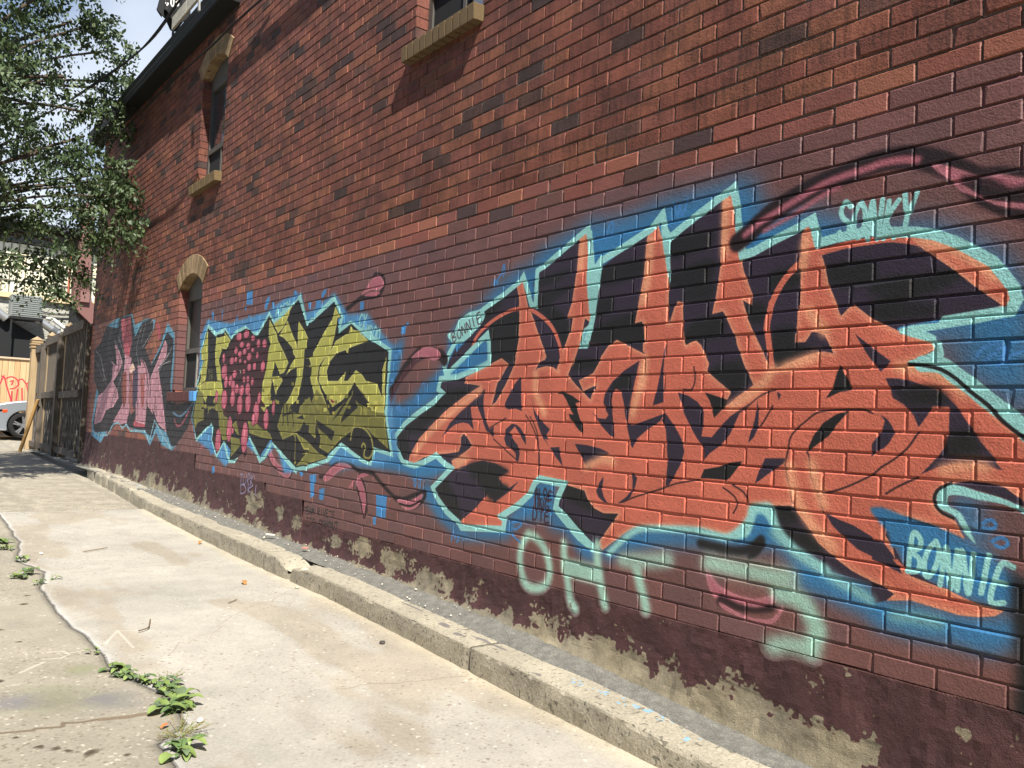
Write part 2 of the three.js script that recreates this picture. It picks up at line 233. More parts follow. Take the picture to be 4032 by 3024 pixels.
// orange letters
F('#c06652',0.5,0,'#dd9a76','-513 105.5 -511 111.9 -500 123.7 -482 135.3 -467 144.2 -447 153.3 -429 159.9 -440 161.3 -447 161.7 -446 165.9 -434 169.2 -422 172.9 -408 176.9 -401 173.2 -405 167.9 -411 161.6 -416 147.7 -412 149.7 -403 160 -396 171.1 -393 177.8 -395 175.3 -392 186.8 -392 200.4 -393 212.3 -396 221.4 -394 223.3 -390 222.5 -384 207 -380 201.4 -373 189.5 -365 176 -367 173.7 -365 174.7 -372 172.9 -375 167.1 -373 169.4 -365 170.6 -359 169.7 -354 167 -356 168.4 -354 172.9 -351 180.5 -350 180.8 -345 191.3 -344 196.7 -349 197 -345 205.8 -342 224.4 -341 241.5 -336 245 -334 243.2 -333 226 -331 208 -330 195.1 -330 193.4 -334 195.9 -335 191.5 -338 180.2 -343 168.8 -342 172.9 -346 165 -339 159.3 -327 151.1 -326 154.1 -323 158.8 -333 155.7 -337 161.7 -326 165.4 -322 170.4 -320 174.2 -315 179.6 -309 182.6 -303 180.2 -294 176.4 -288 173.9 -290 175.8 -290 179.9 -289 180 -290 188.2 -291 190.9 -296 190.3 -294 200.8 -291 215.4 -290 231 -289 237 -284 241.1 -282 237.9 -279 230.1 -276 219.2 -274 207 -274 194.2 -273 188.6 -270 196.7 -268 199 -265 198.2 -264 186.4 -263 178.5 -262 177.2 -259 178.6 -256 179.1 -253 176.7 -248 167.8 -249 164.1 -239 157.2 -235 154.1 -237 151 -237 148.8 -236 148.8 -232 152 -223 157.5 -228 165.7 -233 176.8 -233 178.3 -239 189.1 -241 191.8 -247 191 -245 200.7 -243 214.9 -243 226.1 -243 244.3 -238 247.2 -238 247.1 -236 237.8 -235 229.4 -232 216.7 -230 209.3 -225 198 -225 193.1 -230 195.9 -227 187.5 -223 179.5 -218 170.7 -215 164.5 -212 164.6 -208 165.7 -199 168.9 -193 170.5 -189 170.7 -185 169.8 -186 171.7 -189 177.2 -192 178.9 -195 179.2 -197 176.5 -198 175.2 -203 175.3 -203 177.6 -202 183.5 -202 191.2 -201 191.2 -201 201.4 -201 207.3 -201 217.1 -201 222.3 -198 224.6 -193 215.5 -190 207.8 -188 198.7 -184 190 -184 188.8 -182 184.8 -179 187.7 -177 189 -177 189.5 -169 182.8 -159 177.6 -150 173.6 -145 171.8 -145 169.2 -154 164.6 -149 163.7 -140 160.3 -130 152.6 -124 146.5 -114 136.9 -106 127.1 -110 113.4 -114 116.6 -116 117.7 -120 120.7 -126 121.9 -132 122 -137 121 -140 119.8 -143 116.9 -144 113.8 -143 111.2 -141 109.8 -137 108.2 -136 107.1 -135 104.6 -133 101.6 -138 102.9 -146 105.5 -153 107.1 -160 107.4 -162 99.2 -159 95.2 -158 90.8 -153 85.8 -147 84.4 -143 83.5 -139 83 -133 81 -128 79.5 -120 79 -123 76.6 -129 75.1 -135 74.7 -141 75.4 -152 76.6 -161 74.8 -158 77.8 -163 80 -167 81.1 -175 83.7 -182 87.5 -190 92.7 -195 98.8 -200 103.9 -202 106.4 -213 105.5 -223 104.5 -223 101.2 -225 96.5 -229 91.9 -236 89.8 -251 91.5 -255 90.3 -261 90.3 -276 88.5 -291 86.8 -299 82.5 -308 76.4 -314 72.3 -317 74.5 -316 77.1 -303 92.4 -314 91.5 -321 93.3 -326 97 -329 101.9 -343 103.8 -356 105.9 -361 106 -356 106.3 -368 105.8 -375 97.4 -367 105.7 -371 102.4 -376 95.5 -385 89.5 -404 80 -400 79.3 -400 73.2 -419 72.1 -443 69.8 -445 72.2 -422 100.4 -456 105.7 -458 110.9 -450 113.7 -437 120.3 -436 122.4 -440 125.8 -445 129 -448 126.6 -448 121.4 -450 117.1 -462 115.4 -478 114.1 -492 111.2 -502 107.3');
F('#2c2233',0.5,0,0,'-477 90.9 -454 105.4 -447 107.4 -423 112.9 -409 111.7 -396 108.2 -407 103.6 -402 100 -395 97.9 -386 102.6 -392 97.4 -410 87.3 -411 91.9 -414 93.9 -418 91.3 -429 82.3 -445 72.4');
F('#141416',2,1,0,'-476 90.4 -463 97.4 -447 82.5 -446 73.3');
F('#141416',2,1,0,'-440 107.8 -423 112.4 -396 108.2 -406 103.6 -402 100 -395 97.9 -411 89 -423 95.9');
F('#2c2233',0.5,0,0,'-424 158.3 -438 149.6 -450 143.3 -462 135.7 -471 125.8 -464 130.8 -456 134.8 -447 136.3 -440 135.6 -434 131.7 -437 139.3 -439 147 -432 147.3 -428 142.5 -421 132 -413 127.8 -413 134.7 -417 132.6 -422 138.6 -425 146.6 -425 153.7');
F('#2c2233',0.5,0,0,'-389 165.1 -395 159.4 -402 149.7 -403 146.7 -399 145.3 -392 145.8 -386 144.4 -387 152.6 -388 163.1');
F('#2c2233',0.5,0,0,'-395 136.6 -401 133.1 -402 127.2 -400 123.4 -394 121.2 -390 119 -389 114.3 -387 114.4 -386 119.2 -388 123.9 -393 127.5 -397 131.3 -392 135.2 -387 130.6 -382 126 -380 124.2 -381 128.9 -387 134.4 -391 136.2');
F('#2c2233',0.5,0,0,'-378 153 -375 146 -370 140.4 -360 134.2 -363 130.4 -360 128.2 -364 128.6 -355 119.9 -347 113.6 -350 120.1 -351 124.5 -359 123.8 -366 129.4 -369 133.9 -374 142.2');
F('#141416',0.5,0,0,'-355 155.2 -350 155.6 -342 153.3 -335 149.8 -339 149.3 -336 142.7 -332 135.8 -332 132.3 -336 134.8 -343 140.9 -346 147.1 -348 151.5');
F('#c06652',0.5,0,0,'-354 154.5 -350 154.2 -347 151.5 -344 147.1 -340 142.7 -347 143.5 -352 149.7');
F('#2c2233',0.5,0,0,'-338 126.9 -328 126.4 -318 125.1 -311 123 -318 120.5 -324 117.2 -326 113.2 -328 114.3 -334 121.8');
F('#2c2233',0.5,0,0,'-315 110.5 -318 107 -320 102.7 -318 99.4 -314 97.3 -311 96.8 -314 99.8 -316 103.9 -315 108.1');
F('#2c2233',0.5,0,0,'-295 114.5 -291 111.6 -292 107.5 -295 101.6 -300 98.2 -304 97.5 -298 101.3 -294 105.6 -294 109.8');
F('#2c2233',0.5,0,0,'-292 171 -303 166 -311 160.7 -316 154.9 -317 149.8 -315 145.5 -313 143 -315 140.9 -321 141.2 -326 145 -322 141.2 -319 137.9 -311 132.1 -308 131.4 -310 143.1 -311 150.6 -310 155.7 -308 156.9 -304 154.8 -302 149 -301 143.2 -299 136.7 -296 127.8 -295 126.2 -292 131.2 -285 136.2 -277 140.4 -274 144.3 -285 141 -296 137.9 -299 139.1 -297 151.4 -295 160.4');
F('#141416',0.5,0,0,'-303 164.8 -298 163.8 -297 157.2 -312 156.5 -310 160.7');
F('#2c2233',0.5,0,0,'-275 179.1 -277 168 -280 155.4 -282 148.1 -275 149.8 -276 163.3');
F('#2c2233',0.5,0,0,'-274 144.7 -276 140.8 -273 136.5 -272 128.8 -271 119.5 -272 110.1 -271 108.3 -267 113.6 -263 120 -261 126.2 -263 132.2 -267 137.5');
F('#2c2233',0.5,0,0,'-266 154.5 -260 152.9 -254 149.9 -250 145.4 -250 140.1 -251 133.8 -245 133.6 -240 138.9 -235 143.4 -228 147.7 -221 151.3 -226 147.4 -230 144.9 -233 139.1 -235 135 -240 130.1 -246 126.2 -249 123 -250 128.9 -254 133.3 -258 138.5 -262 144.5 -264 149.8');
F('#141416',0.5,0,0,'-250 154.4 -244 152.8 -237 151 -237 148.8 -240 146.2 -244 142.5 -245 145.4 -247 150.6');
F('#2c2233',0.5,0,0,'-221 151.3 -220 145.7 -220 138.7 -222 134.4 -225 131.8 -224 135.7 -222 142.1 -221 147.8');
F('#141416',0.5,0,0,'-249 118.6 -241 120.2 -235 122.5 -228 123.5 -231 119.7 -234 116 -236 114.6 -244 114.6 -251 114.4');
F('#2c2233',0.5,0,0,'-216 125.5 -206 126 -207 123.7 -211 121.4 -217 116.9 -221 114.1 -219 119.9');
F('#2c2233',0.5,0,0,'-211 154.5 -209 153.1 -210 150.7 -210 150.3');
F('#2c2233',0.5,0,0,'-176 177.3 -168 170.7 -161 165.6 -165 161.7 -167 164 -171 169.4');
F('#141416',0.5,0,0,'-182 165.2 -180 161 -177 156.2 -177 154.7 -182 154 -188 151.4 -185 155.9 -183 162.6');
F('#141416',0.5,0,0,'-178 146.3 -183 145.1 -189 141.3 -193 136.3 -195 132 -196 129.3 -192 132.1 -186 136.5 -183 140.7 -179 145.2');
F('#2c2233',0.5,0,0,'-165 145.3 -162 143.3 -160 140.5 -159 138.1 -161 134.5 -163 132.3 -166 131.1 -168 128.6 -168 133.5 -166 136.4 -164 139 -163 142.9');
F('#2c2233',0.5,0,0,'-163 159.2 -158 159 -153 157.9 -146 155.2 -141 152.8 -137 149.2 -134 144.7 -131 140.2 -128 135.8 -124 131.2 -123 129.1 -121 126.5 -125 127.5 -129 128.3 -137 127.7 -143 126.2 -149 123.2 -146 126.4 -143 129.9 -142 131.2 -140 134.7 -139 138.7 -139 143.7 -139 148.3 -145 148.6 -147 144.9 -150 140.6 -152 145.1 -156 149.3 -160 151.7 -161 154.9');
F('#141416',2,1,0,'-159 154.9 -144 155.4 -139 150.3 -146 149 -154 149.3');
F('#141416',2,1,0,'-138 138.7 -131 139.6 -129 130.9 -140 132');
F('#2c2233',0.5,0,0,'-138 120.6 -132 121.9 -126 121.7 -120 120.6 -116 117.7 -113 114.9 -116 115.2 -120 117 -126 118.5 -132 119.8');
F('#2c2233',0.5,0,0,'-187 105 -181 103 -175 101.5 -167 97.8 -167 96.8 -163 96.7 -159 92.4 -155 85.7 -162 88.1 -167 89.4 -167 90.5 -173 92.5 -176 94.6 -180 97.3 -184 100.5');
F('#141416',0.5,0,0,'-159 107.6 -153 107 -146 105.5 -138 102.8 -134 101.6 -143 103.3 -151 105');
F('#c06652',0.5,0,0,'-159 90.7 -157 90.9 -155 88.8 -152 86.3 -153 85.2 -155 86.5');
F('#dd9a76',2,0,0,'-458 110.9 -444 115.3 -436 113.6 -450 105.6');
// ring arc and dark contour lines
S('#c06652',2.5,0.4,1,'-439 183.9 -440 185.4 -436 191.4 -426 198 -413 203.1 -400 206 -391 206.2 -381 204.4 -371 199.7 -362 193.4 -356 185.6 -353 179.1 -352 174.5');
S('#c06652',3,0.4,1,'-215 192.5 -212 198.6 -207 204.8 -201 209.3 -196 211.7 -188 212.9 -179 213.8 -170 213.7 -162 213.5 -153 211.2 -145 208 -140 205.4 -135 202.2 -130 197.9 -125 192.7 -121 187.7 -120 184.3');
F('#c06652',0.5,0,'#dd9a76','-154 212.5 -145 209.2 -139 207.5 -133 203.3 -127 198.8 -122 193.3 -119 189.5 -118 186.1 -118 183.6 -122 184 -130 190.6 -139 199 -149 207.3');
F('#c06652',0.5,0,0,'-123 183.7 -122 183 -120 183.1 -119 184.3 -118 185.5 -121 183.9');
S('#c06652',3,0.4,1,'-215 193.3 -216 188.5 -217 182.5 -216 176.4 -215 169.9 -214 164.3');
S('#3a1f1f',0.8,0.6,1,'-168 145.6 -172 147 -178 147 -186 146.6 -192 145.4 -197 141.9 -201 138.7 -204 134.7 -205 128.9 -206 122.7 -204 115.1 -202 107.5');
S('#3a1f1f',0.8,0.6,1,'-196 129.3 -195 127.1 -194 119.6 -190 110.5 -188 105.2');
S('#3a1f1f',0.8,0.6,1,'-150 138.7 -154 132.7 -159 128.3 -164 124.9 -168 121.5 -181 115 -190 112.4');
S('#3a1f1f',0.8,0.6,1,'-150 122 -158 117.7 -162 114.9');
S('#3a1f1f',0.8,0.6,1,'-378 141.2 -372 133.9 -369 123.8 -368 106.3');
S('#3a1f1f',0.8,0.6,1,'-382 142.1 -373 132 -368 119.2 -368 106.3');
S('#3a1f1f',0.8,0.6,1,'-300 98.6 -292 101.9 -277 106.7 -265 110.8 -252 113.6');
S('#3a1f1f',0.8,0.6,1,'-361 106 -343 103.8');
S('#3a1f1f',0.8,0.6,1,'-417 133.6 -408 137.3 -401 139.9');
S('#3a1f1f',0.8,0.6,1,'-413 126.8 -402 121.4 -389 115.3');
S('#3a1f1f',0.8,0.6,1,'-212 155 -214 154.7 -220 152.3 -225 148.7 -231 144.9');
S('#3a1f1f',0.8,0.6,1,'-213 148.3 -217 141.9 -219 139.4');
S('#3a1f1f',0.8,0.6,1,'-238 111.1 -232 107.9 -230 104.1 -232 100.1');
S('#3a1f1f',0.8,0.6,1,'-330 182.1 -321 179.9');
S('#3a1f1f',0.8,0.6,1,'-444 69.5 -419 71.9 -400 73');
S('#3a1f1f',0.8,0.6,1,'-233 112.8 -227 110 -224 106.2');
S('#3a1f1f',0.8,0.6,1,'-257 166.6 -256 160.5 -258 155.9 -263 156');
S('#dd9a76',4.5,2.5,1,'-505 112.2 -491 125.1 -472 136.6 -448 148.6 -429 156.8');
S('#dd9a76',4.5,2.5,1,'-213 164.5 -221 155.5 -235 147.7');
S('#dd9a76',4.5,2.5,1,'-208 164.9 -199 167.3 -193 169');
S('#dd9a76',4.5,2.5,1,'-204 122.8 -202 113.3 -198 105.7 -191 97.5 -183 91.8');
S('#dd9a76',4.5,2.5,1,'-158 163.3 -147 161.6 -139 157.7 -134 153.3');
S('#dd9a76',4.5,2.5,1,'-194 124.9 -191 114.9 -188 108.1');
S('#dd9a76',4.5,2.5,1,'-141 125.3 -134 127.3 -126 127.3');
S('#dd9a76',4.5,2.5,1,'-374 165.7 -374 156.3 -365 143.3');
S('#dd9a76',4.5,2.5,1,'-329 114.8 -317 119.4 -308 118.6');
S('#dd9a76',4.5,2.5,1,'-149 210.8 -138 206 -130 200.5 -124 194.2');
S('#dd9a76',4.5,2.5,1,'-241 245.6 -241 231.8 -241 218.8');
S('#dd9a76',4.5,2.5,1,'-287 233 -288 215.1 -291 200.6');
S('#dd9a76',4.5,2.5,1,'-338 242.8 -339 224.1');
S('#dd9a76',4.5,2.5,1,'-289 169.2 -290 157.9');
S('#dd9a76',4.5,2.5,1,'-288 170 -291 158.7 -296 143.3');
S('#dd9a76',4.5,2.5,1,'-199 218.9 -200 207.1');
S('#dd9a76',4.5,2.5,1,'-197 188.5 -189 178.7');
// cyan outline
S('#8fc9c6',4.2,0.5,0,'-460 189.8 -467 182.1 -472 173.5 -470 169.3 -465 170.1 -449 178.6 -448 179.4 -436 186.2 -424 192.7 -422 186.5 -421 174.7 -420 175.1 -434 171.1 -455 166.6 -476 165.3 -478 158.4 -473 155.9 -483 149.6 -503 141.6 -520 133.9 -532 124.8 -533 117.8 -520 106.3 -511 105.1 -504 104.7 -492 107.9 -477 113.3 -466 108.3 -458 105.9 -479 91.3 -474 85.3 -461 76.9 -447 71.7 -443 68.5 -419 70.9 -399 72.8 -398 78.7 -402 80.2 -385 89 -375 96 -371 102.9 -367 105.5 -361 105.1 -346 104.2 -351 95.6 -352 90.6 -342 85 -332 78.5 -321 72.6');
F('#2f6f9e',2,0,0,'-465 168.5 -447 176.8 -424 188.6 -423 176.3 -438 172.4 -456 168.7');
F('#8fc9c6',0.5,1,0,'-430 209.7 -429 202.3 -445 191.4 -458 188.4 -465 190.5 -470 195.4 -462 197.8 -457 204.5 -450 207.1 -444 208.7 -436 209.2');
S('#8fc9c6',3.6,0.5,0,'-430 209.1 -407 217.1 -393 222.9 -390 226.1 -385 216.3 -381 207.7 -377 206.9 -377 227.5 -368 230.6 -342 242.5 -334 245.8 -332 234.8 -332 216.9 -329 199');
F('#8fc9c6',0.5,0,0,'-334 244.9 -331 244.3 -325 207.4 -327 191 -330 181.5 -331 178.9 -338 179.3 -335 189.8 -328 193.6 -331 208');
F('#2f6f9e',1,0,0,'-333 188.7 -330 188.5 -332 183.4 -334 182.6');
F('#8fc9c6',0.5,0,0,'-336 247.7 -332 245.4 -329 223.5 -323 229.8 -322 221.8 -326 195.2 -329 183.1 -334 183.4 -330 195.4 -332 222.2');
S('#8fc9c6',4.2,0.6,0,'-323 226.3 -309 230.5 -297 234.5 -287 237.9 -280 244.2 -278 235.7 -275 231.1 -268 234.8 -260 238.6 -244 245.9 -238 248.1 -237 248.7 -235 241.1 -234 232.3 -232 222.7 -231 216.6 -225 217.4 -216 220.6 -206 223.5 -196 227 -193 216.3 -186 217.2 -170 218 -162 216 -153 214.6 -145 212.3 -138 208.7 -132 204.7 -125 199.6 -121 194.1 -118 189.3 -117 185.3 -118 183.6 -119 181.5 -123 181.2 -133 180.3 -141 179.6');
F('#8fc9c6',0.5,0,0,'-281 237.3 -278 231.6 -274 231.7 -274 221.3 -273 210.1 -274 207 -276 216.7 -279 229.3');
F('#8fc9c6',0.5,0,0,'-141 179.3 -153 179.1 -158 178.1 -158 176.3 -154 174.8 -150 173.5 -146 172.1 -145 170.7 -145 168.8 -150 166.5 -154 165.6 -155 164.2 -144 163.7 -144 165.2 -143 165.5 -141 167.1 -142 171.9 -144 172.8 -144 174.3 -148 176.3 -138 177.3 -131 177.9 -119 179.6 -116 182.2 -118 182.6 -122 181.6');
S('#8fc9c6',6.2,0.6,1,'-149 164.3 -142 163.4 -137 159.6 -132 155.9 -126 150.6 -120 145.9 -114 140.4 -110 136.5');
S('#141416',1.4,0.6,1,'-154 164.3 -147 163.4 -142 161.8 -137 158.6 -132 153.9 -126 149 -121 143.3 -114 137.6');
S('#8fc9c6',4.2,0.6,0,'-352 89.7 -340 81.8 -332 76.7 -321 72.2');
S('#8fc9c6',3.5,1.2,1,'-309 71.4 -300 79.1 -291 85.2 -282 87.4 -266 89 -251 90 -237 88.9 -232 90.4 -227 94.3 -223 99.1 -222 103.2 -218 104.4 -213 104.7 -211 99.7 -209 95.6 -205 91.9 -200 87.9 -193 84.9 -186 82.3');
F('#8fc9c6',0.8,1,0,'-223 103.7 -213 104.9 -211 99.3 -208 95.3 -212 96.4 -216 100.6 -219 100.3 -221 97 -223 91.9 -226 89.9 -232 88.8 -225 94.9 -223 99.6');
F('#2f6f9e',1.5,1,0,'-220 100.2 -218 101.3 -214 98.5 -212 92.9 -214 89.5 -218 88.6 -223 89.6 -220 95.4');
S('#7fb5b5',4,2.5,1,'-211 94.3 -204 89.7 -197 86.1 -189 82.6 -181 78.8 -173 76.2 -167 73.8');
S('#6fa0a0',4,3,1,'-159 69.5 -149 70.5 -141 70.5');
F('#8fc9c6',0.5,1,0,'-138 120.5 -140 119.8 -142 118 -143 115.9 -143 113.3 -142 111.4 -139 110.3 -136 108.7 -133 103.5 -129 99.9 -129 99.8 -131 104.1 -134 109.9 -137 111.8 -139 112.9 -139 115.6 -138 116.5 -134 116.7 -128 115.7 -120 114.8 -113 111.8 -113 113.7 -120 116.7 -128 118.5 -134 120');
S('#141416',1.1,0.6,1,'-138 120.8 -140 119.9 -143 117.6 -144 114.5 -143 111.9 -141 109.9 -137 108.4');
F('#2f6f9e',0.8,1,0,'-168 108 -165 109.5 -162 109.3 -153 106.8 -143 104.6 -134 101.5 -143 102 -151 102.3 -159 95.1 -161 100.1');
// curling ribbons
S('#1c0b0f',9,1,1,'-234 222.9 -227 226.8 -215 233.9 -201 239 -191 241.5 -180 243.6 -170 245.1 -170 245.1 -163 245.2 -156 244.2 -149 241.9 -142 238.2 -135 232.3 -129 225.6 -120 219.2 -115 217.3 -111 216.3');
S('#a05c68',3.2,1,1,'-230 225.8 -222 230.2 -210 234.7 -201 237.8 -191 241.2 -180 242.8 -170 243.6 -167 244.2 -159 243.8 -152 242.3');
S('#a05c68',2,1,1,'-220 225.8 -210 229 -201 232.2 -191 236.5 -184 238.3');
F('#a05c68',1,1,'#bb7a82','-147 239.4 -142 237.9 -135 234.3 -129 230.9 -123 230.3 -115 227.3 -111 225.8 -111 222.6 -120 223.7 -127 227.6 -132 229.2 -138 230.6 -143 234.7');
F('#a05c68',1,1,'#bb7a82','-139 230.8 -135 228.9 -130 224.5 -126 221.6 -115 218.3 -111 216.3 -114 216.2 -123 219.1 -130 223.5 -136 227');
S('#1c0b0f',2.5,1,1,'-147 241.9 -139 238.5 -129 232.9 -123 231.9 -115 228.9');
S('#1c0b0f',3,1.5,1,'-135 230.9 -127 228.6 -120 223.4 -115 223.4');
S('#1c0b0f',8,1,1,'-546 148.5 -543 155.5 -532 166.2 -520 176.6 -505 184.7 -530 168.3 -511 180.6 -495 184.4 -478 182 -472 177.9');
S('#4d2832',3.5,1,1,'-543 148.5 -535 161.4 -521 172.8 -505 180.9 -526 170.6 -509 179.3');
F('#a05c68',1,1,'#bb7a82','-516 181.3 -505 186.6 -495 188.4 -482 186.1 -477 181.4 -484 178.4 -493 180.4 -503 181.6');
S('#1c0b0f',3.5,0.8,1,'-625 224.6 -613 228.5 -597 234.1 -587 240.5 -581 245.1 -576 249.4 -564 246.1 -561 239.8 -567 233.3 -579 232.2 -597 232.7 -623 226.3');
F('#a05c68',0.8,1,'#bb7a82','-597 235.2 -590 240.6 -581 246.9 -571 248.2 -564 244.3 -562 238.7 -570 236.6 -582 237.9');
F('#a05c68',0.6,1,0,'-593 234.2 -582 236.1 -567 234.5 -574 232.3');
S('#1c0b0f',3,0.8,1,'-656 86.3 -647 86.9 -630 97.3 -614 101 -599 99.2 -585 95.1 -565 95.3 -549 88 -530 80.3 -516 77 -502 76 -490 82.7 -489 87.3 -499 85.2 -516 80.3 -530 80.3');
F('#a05c68',0.8,1,'#bb7a82','-649 85.5 -636 94.4 -619 100 -605 99.5 -599 97.3 -613 95.2 -624 91.2 -641 83.4');
F('#a05c68',0.6,1,'#bb7a82','-590 88.5 -582 90.3 -575 82.3 -571 71.6 -573 61.1 -576 60 -582 71.8 -588 82.4');
F('#a05c68',0.5,1,0,'-603 80 -598 85.4 -593 88.3 -596 83');
F('#a05c68',0.6,1,'#bb7a82','-525 79 -507 80 -493 85.8 -492 83.7 -498 76.4 -511 72.9 -520 75.4');
S('#1c0b0f',1.6,0.5,1,'-522 76.3 -507 76.1 -494 81.2');
S('#1c0b0f',2,0.5,1,'-588 82.4 -580 70.7 -574 60.3 -571 71.6 -575 83.5 -585 92.6');
F('#a05c68',0.5,1,0,'-588 91.2 -580 94.2 -570 93.7 -582 90.3');
F('#a05c68',0.8,1,'#bb7a82','-795 111 -780 111.6 -770 108.1 -758 98.5 -745 91.8 -726 90.5 -717 92.2 -716 83.9 -724 79.7 -737 82.4 -757 88.6 -775 100.2');
S('#1c0b0f',1.6,0.6,1,'-795 111 -775 100.2 -757 88.6 -731 85.3 -717 91 -712 86.5 -718 80.1');
F('#a05c68',0.5,1,0,'-974 96.5 -961 104.7 -949 112.6 -945 112 -956 101.8 -964 96.2');
F('#a05c68',1.2,1,'#bb7a82','-246 73.1 -238 66.9 -228 64.7 -219 64.8 -210 68.1 -208 69.2 -210 64.2 -219 60.9 -238 60.4 -244 65.2');
F('#241014',1,1,0,'-238 62.9 -228 61.1 -219 60.9 -210 64.2 -211 60.8 -223 58.1 -238 58');
F('#a05c68',1.2,1,'#bb7a82','-238 59.6 -228 57.1 -221 56.2 -211 57.8 -206 64.3 -206 61.6 -211 55.9 -223 55 -235 57');
S('#141416',4,1.2,1,'-250 84.4 -239 83.7 -232 83.5 -224 85 -220 87.6 -217 90.3');
F('#141416',0.8,1,0,'-221 87.5 -219 90.8 -217 91.6 -216 90.5 -215 88.2 -217 85.2 -220 82.3 -224 81.4');
// mint sweep lettering
S('#9cc4b4',5.5,2,1,'-375 73 -381 64.8 -381 53.6 -376 45.1 -368 43 -358 46.5 -355 55.9 -359 65.1 -367 71.3 -375 73');
S('#9cc4b4',5.5,2,1,'-344 71.6 -343 63 -340 53 -337 43.2 -332 38.1');
S('#9cc4b4',5.5,2,1,'-318 75.2 -317 67 -314 54.1 -310 44.1');
S('#9cc4b4',10,2,1,'-340 59.2 -319 59');
S('#9cc4b4',6,2.5,1,'-290 69.4 -288 63.3 -285 56 -282 47.7');
S('#8fa89d',8,3,1,'-299 69.6 -286 70.8 -269 74');
F('#9cc4b4',4,1,0,'-247 79.7 -239 79.6 -224 79.4 -210 79.6 -200 79.7 -199 76.9 -200 73.6 -210 71.9 -224 72.3 -239 72.7 -249 73.5');
S('#9cc4b4',8,3,1,'-208 69.2 -201 68.9 -195 66.7 -192 61.8 -189 57.6 -192 51.4');
S('#9cc4b4',7,4,1,'-211 46.3 -200 49.5 -191 48.3');
// yellow letters with black
F('#4a86b4',3,0,0,'-994 174 -997 227.8 -974 245 -897 234.7 -850 236.8 -800 238.1 -755 247.1 -715 249.5 -704 230.1 -679 231.5 -690 231.3 -646 242.3 -619 221.8 -587 220.2 -557 200.4 -542 191.4 -544 171.5 -548 165.4 -536 132.6 -526 110.6 -557 100.9 -634 100.6 -713 86.5 -674 89.1 -731 84 -753 108.8 -784 92 -829 105.7 -887 80.5 -918 90.2 -990 105.1 -1016 134.3');
F('#3f7fb5',0.4,0,0,'-853 265.8 -837 264.1 -836 249.5 -853 251.1');
F('#3f7fb5',0.4,0,0,'-856 249.2 -852 248.8 -853 244.7 -857 245.4');
F('#3f7fb5',0.4,0,0,'-795 253.7 -790 253.2 -790 249.3 -794 244.3 -795 241 -802 241.7 -802 247.7');
F('#3f7fb5',0.4,0,0,'-783 247.3 -779 246.8 -778 241.6 -782 241.9');
F('#3f7fb5',0.4,0,0,'-731 252.9 -725 252.3 -725 248 -730 247.9');
F('#3f7fb5',0.4,0,0,'-962 254.9 -954 249.6 -954 241.9 -960 245.5');
F('#3f7fb5',0.4,0,0,'-928 252.7 -925 252.4 -924 242.6 -926 241.3');
F('#3f7fb5',0.4,0,0,'-882 239.3 -876 242.4 -876 234.5 -882 233.5');
F('#3f7fb5',0.4,0,0,'-845 239.8 -840 239.5 -840 231.8 -843 230.7');
F('#3f7fb5',0.4,0,0,'-823 238 -818 237.6 -818 232.9 -822 231.8');
F('#3f7fb5',0.4,0,0,'-532 206.2 -525 205.7 -526 199.4 -532 199.8');
F('#3f7fb5',0.4,0,0,'-525 207.7 -522 208.1 -522 205.5 -525 205.2');
F('#3f7fb5',0.4,0,0,'-599 229.9 -592 229.7 -592 223.3 -598 222.8');
F('#3f7fb5',0.4,0,0,'-682 238.9 -672 239.1 -673 231.6 -682 231.8');
F('#3f7fb5',0.4,0,0,'-671 244.9 -662 248 -662 244 -668 239.9 -671 240.8');
F('#3f7fb5',0.4,0,0,'-699 239.3 -692 238.1 -693 232.7 -697 232.5');
F('#3f7fb5',0.4,0,0,'-732 253 -726 252.4 -726 248.7 -731 248.6');
F('#3f7fb5',0.4,0,0,'-535 188.6 -531 188.9 -531 184.9 -534 184.6');
F('#3f7fb5',0.4,0,0,'-540 185.3 -535 185.6 -535 181.1 -540 181.3');
F('#3f7fb5',0.4,0,0,'-544 167.5 -539 167.4 -539 163.4 -543 162.5');
F('#3f7fb5',0.4,0,0,'-676 86.1 -663 87.6 -662 80.8 -674 79.3');
F('#3f7fb5',0.4,0,0,'-674 78.8 -668 79.2 -665 70.4 -671 66.4');
F('#3f7fb5',0.4,0,0,'-655 75.2 -645 77.7 -645 72.1 -647 66.9 -654 66.9');
F('#3f7fb5',0.4,0,0,'-557 79.9 -542 80.2 -541 71.3 -556 69.8');
F('#3f7fb5',0.4,0,0,'-696 87.6 -689 87.5 -690 83.9 -695 84.1');
F('#3f7fb5',0.4,0,0,'-560 62.4 -555 63 -555 57 -559 57.1');
F('#3f7fb5',0.4,0,0,'-557 79.6 -541 80.4 -541 63.4 -555 63.6');
F('#3f7fb5',0.4,0,0,'-928 78 -920 78.4 -919 71.2 -927 70.7');
F('#3f7fb5',0.4,0,0,'-925 106 -910 105.2 -911 100.8 -936 89.3 -938 101.1');
F('#3f7fb5',0.4,0,0,'-696 87.6 -690 86.8 -691 83.8 -695 83.9');
F('#3f7fb5',0.4,0,0,'-674 79.9 -665 79.5 -665 69.2 -671 66.4');
F('#3f7fb5',0.4,0,0,'-534 147.4 -528 147.9 -528 144 -534 143.5');
S('#8fc9c6',4.5,0.5,0,'-1005 131.3 -988 105.2 -970 113.5 -940 124.9 -932 120.6 -934 107.2 -916 90.4 -896 107.2 -876 86.8 -860 87.7 -823 115.3 -791 91.7 -778 97.5 -766 108.3');
